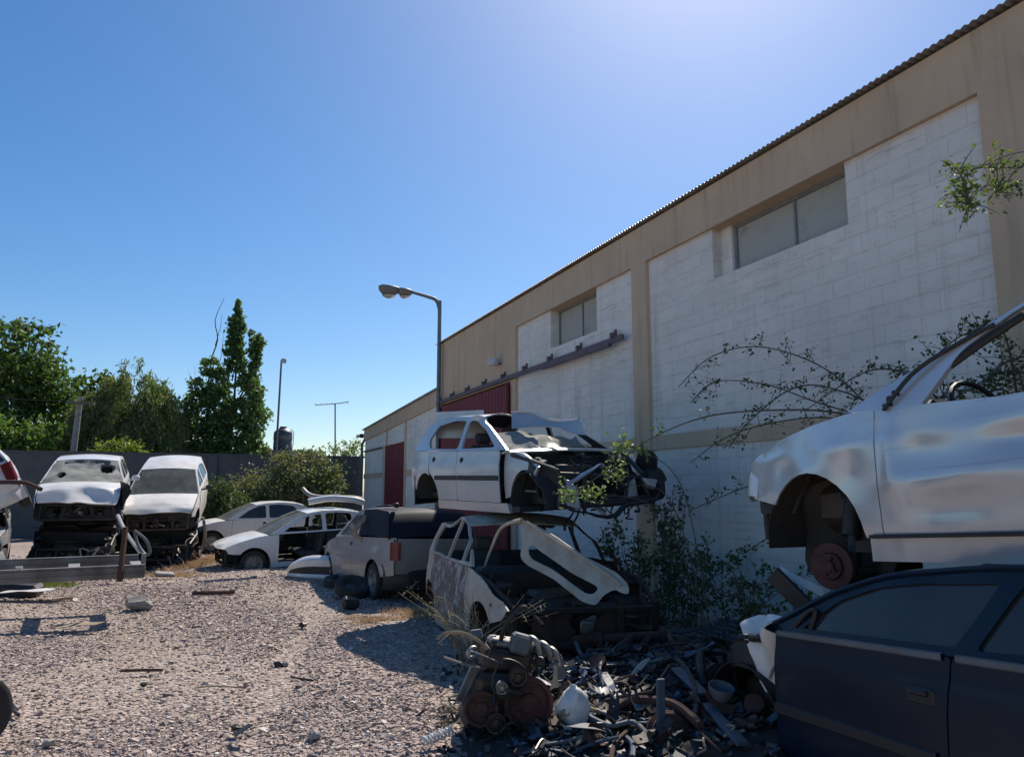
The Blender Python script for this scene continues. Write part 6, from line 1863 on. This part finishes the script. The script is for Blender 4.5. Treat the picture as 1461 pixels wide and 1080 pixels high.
tube_thing('brown_pipe', 'brown bent pipe at the top of the heap under the ribbed tray', 'pipe', [(985, 935, .05), (1010, 955, .10), (1045, 950, .08)], .02, M_RUST)
# rust coloured brake drum at the bottom edge
mb = MB(); q = np.array(gp(962, 1085)); mb.lathe([(.02, -.05), (.035, -.05), (.04, -.03), (.12, -.03), (.125, -.01), (.15, .0), (.15, .05), (.1, .05)], q + np.array([0, .05, .12]), 'y', 32, 0, (R(-32), 0, R(8))); solo('brake_drum', 'red rusty brake drum at the bottom edge of the heap', 'brake drum', mb, M_REDRUST)
mb = MB(); q = hp(1030, 1015)
mb.lathe([(.005, -.06), (.05, -.05), (.075, -.01), (.08, .03), (.074, .03), (.068, -.01), (.045, -.04), (.005, -.05)], q + np.array([0, 0, .12]), 'z', 24, 0, (.25, .1, 0)); solo('plastic_cup', 'grey plastic bowl lying near the wiring of the navy sedan', 'bowl', mb, M_GREYPL)
# strut with spring
def spring_strut():
    e = empty('shock_absorber', hp(890, 1010) * np.array([1, 1, 1]) + np.array([0, 0, .06]), (R(70), R(10), R(50)), 1, 'oily shock absorber with coil spring lying in the heap', 'shock absorber')
    mb = MB(); mb.tube([(0, 0, -.2), (0, 0, .05)], .026, 12); mb.tube([(0, 0, .05), (0, 0, .22)], .011, 8); mb.build('damper', [M_DARKMET], e)
    mb = MB(); mb.tube([(.055 * math.cos(t), .055 * math.sin(t), -.08 + .24 * t / 31.4) for t in np.linspace(0, 31.4, 90)], .0075, 6); mb.build('spring', [M_BLACK], e)
spring_strut()
mb = MB(); P_ = []
a, b = np.array(gp(604, 1070)) + [0, 0, .05], np.array(gp(645, 1058)) + [0, 0, .07]
ax = Vector(b - a); u_ = ax.orthogonal().normalized(); v_ = ax.normalized().cross(u_)
for t in np.linspace(0, 1, 80): P_.append(Vector(a) + ax * t + (u_ * math.cos(t * 50) + v_ * math.sin(t * 50)) * .022)
mb.tube(P_, .009, 6); solo('white_coil', 'white spiral hose on sunlit gravel at the left foot of the engine', 'coil', mb, M_WHITEPL)
mb = sheet(np.array(at(783, 985, 5.2)), (.02, .0, .20), (.07, .02, .03), amp=.02, seed=12, shape=lambda u: 1.1 - .7 * math.sin(u * 3.1)); solo('alloy_bracket', 'torn bright alloy bracket standing right of the engine', 'bracket', mb, M_STEEL)
mb = sheet(np.array(at(786, 942, 5.25)), (.03, .0, -.12), (.07, .02, .02), amp=.03, seed=13); solo('plastic_flap', 'grey plastic flap above the alloy bracket', 'flap', mb, M_GREYPL)
# perforated beam and white plate hanging under the pearl car
e = empty('bumper_beam', at(1125, 845, 4.9), (0, 0, 0), 1, 'black perforated beam hanging under the nose of the pearl white car', 'beam')
b0 = np.array(at(1125, 845, 4.9)); mb = MB(); a, b = Vector(np.array(at(1102, 818, 4.95)) - b0), Vector(np.array(at(1152, 868, 4.8)) - b0); d = b - a
ro = d.to_track_quat('X', 'Y').to_euler(); mb.box((a + b) / 2, (d.length, .11, .03), ro, 0, .005)
mb.build('beam', [M_BLACK], e)
for t in (.15, .38, .62, .85):
    mb = MB(); mb.lathe([(.012, -.018), (.012, .018)], np.array(a + d * t), 'z', 10, 0, None); mb.build('bolt', [M_STEEL], e)
mb = sheet(at(1118, 822, 5.0), np.array(at(1180, 858, 4.75)) - np.array(at(1118, 822, 5.0)), (.0, .05, .06), amp=.02, seed=15); solo('white_plate', 'bent white plate beside the black perforated beam', 'plate', mb, P_WHITE2)

# smaller pieces, each a thing of its own
def bits(kind, n, label, cat, mats, seed, box=((-.5, 2.0), (4.45, 7.6))):
    r = random.Random(seed)
    for k in range(n):
        x = r.uniform(*box[0]); y = r.uniform(*box[1])
        if x < .25 and y < 5.35: x += .8
        if x > .52 * y - .95 and y < 4.9: x -= .5
        z = float(heap_z(x, y)) + .02
        m_ = r.choice(mats); a = r.uniform(0, 6.28)
        U = np.array([math.cos(a), math.sin(a), r.uniform(-.2, .5)]); Vv = np.array([-math.sin(a), math.cos(a), r.uniform(-.3, .5)])
        if kind == 'sheet_scrap':
            L = r.uniform(.12, .34); mb = sheet((x, y, z), U * L, Vv * L * r.uniform(.3, .7), 9, 8, .03, 5, seed + k, .005, lambda u: .6 + .5 * math.sin(u * 3 + k))
        elif kind == 'metal_tube':
            L = r.uniform(.18, .5); c_ = np.array([x, y, z + .03]); mb = MB(); mb.tube([c_ - U * L / 2, c_ + Vv * .1 * L, c_ + U * L / 2 + [0, 0, r.uniform(-.03, .05)]], r.uniform(.008, .022), 8, 0, True, 4)
        elif kind == 'steel_bracket':
            mb = MB(); L = r.uniform(.1, .26); ro = (r.uniform(-.6, .6), r.uniform(-.6, .6), a)
            m3_ = np.array(Euler(ro).to_matrix()); c_ = np.array([x, y, z + .04])
            V2 = rnd([(-L / 2, -.03), (L / 2, -.02), (L / 2, .025), (L * .1, .03), (-L * .1, .05), (-L / 2, .03)], .012)
            hs = [[(cx + .010 * math.cos(t), .010 * math.sin(t)) for t in np.linspace(0, 6.28, 9)[:-1]] for cx in (-L * .33, L * .28)]
            panel(mb, V2, lambda V: np.stack([V[:, 0], V[:, 1], .04 * np.abs(V[:, 0] / L * 2) ** 2], 1) @ m3_.T + c_, .008, hs, .03, 0, 0, (0, 0, 1))
        elif kind == 'grooved_pulley':
            mb = MB(); q_ = r.uniform(.04, .085); mb.lathe([(.012, -.02), (q_ * .4, -.02), (q_ * .45, -.005), (q_ * .8, -.005), (q_, -.02), (q_ * .9, 0), (q_, .02), (.012, .02)], (x, y, z + .05), 'y', 22, 0, (r.uniform(-1, 1), 0, a))
        else:
            mb = MB(); c_ = np.array([x, y, z + .03]); P_ = [c_]
            for t in range(6): P_.append(P_[-1] + np.array([r.uniform(-.09, .09), r.uniform(-.09, .09), r.uniform(-.04, .05)]))
            P_ = [np.array([p[0], p[1], max(p[2], float(heap_z(p[0], p[1])) + .01)]) for p in P_]
            mb.tube(P_, r.uniform(.004, .009), 5, 0, True, 4)
        solo(kind, label, cat, mb, m_, group=label)
bits('sheet_scrap', 46, 'small bent panel scrap lying loose in the heap', 'panel scrap', [M_BLUEGR, M_BLACK, M_BLUEGR, M_BLACK, M_DARKMET, M_DARKMET, M_GREYPL], 201)
bits('metal_tube', 36, 'short metal tube lying loose in the heap', 'tube', [M_RUST, M_DARKMET, M_BLACK, M_BLACK, M_BLUEGR, M_GREYPL], 202)
bits('steel_bracket', 30, 'drilled steel bracket lying loose in the heap', 'bracket', [M_DARKMET, M_DARKMET, M_RUST, M_BLACK, M_GALV], 203)
bits('grooved_pulley', 14, 'small grooved pulley wheel lying loose in the heap', 'pulley', [M_RUST, M_DARKMET], 204)
bits('wire_tangle', 26, 'tangled wire lying loose in the heap', 'wire', [M_BLACK, M_RUST, M_DRY, M_BLUEGR], 205)
bits('scrap_splinter', 14, 'thin splinter of scrap on the gravel beside the engine', 'splinter', [M_DRY, M_STEEL, M_BLACK], 206, ((-.75, -.25), (4.6, 5.9)))

# ------------------------------------------------------------------ light
SUN_AZ, SUN_EL = 17.0, 47.0     # right of the view axis, above the horizon
w = bpy.data.worlds.new('World'); S.world = w; w.use_nodes = True
nt = w.node_tree
sky = nt.nodes.new('ShaderNodeTexSky'); sky.sky_type = 'NISHITA'; sky.sun_disc = False
sky.sun_elevation = R(SUN_EL); sky.sun_rotation = R(SUN_AZ)
sky.altitude = 300; sky.air_density = 1.0; sky.dust_density = .7; sky.ozone_density = 3.5
bg = nt.nodes['Background']; bg.inputs[1].default_value = .084
hs = nt.nodes.new('ShaderNodeHueSaturation'); hs.inputs['Saturation'].default_value = 1.28
nt.links.new(sky.outputs[0], hs.inputs['Color']); nt.links.new(hs.outputs[0], bg.inputs[0])
sl = bpy.data.lights.new('sun', 'SUN'); sl.energy = 4.2; sl.angle = R(.5); sl.color = (1, .91, .80)
so = bpy.data.objects.new('sun', sl); COL.objects.link(so)
d = Vector((math.sin(R(SUN_AZ)) * math.cos(R(SUN_EL)), math.cos(R(SUN_AZ)) * math.cos(R(SUN_EL)), math.sin(R(SUN_EL))))
so.rotation_euler = d.to_track_quat('Z', 'Y').to_euler(); so.location = (0, 0, 30)
S.view_settings.view_transform = 'Standard'; S.view_settings.look = 'None'
S.view_settings.exposure = 0.54; S.view_settings.gamma = 1.0
S.cycles.max_bounces = 8; S.cycles.transparent_max_bounces = 16
S.cycles.use_denoising = True
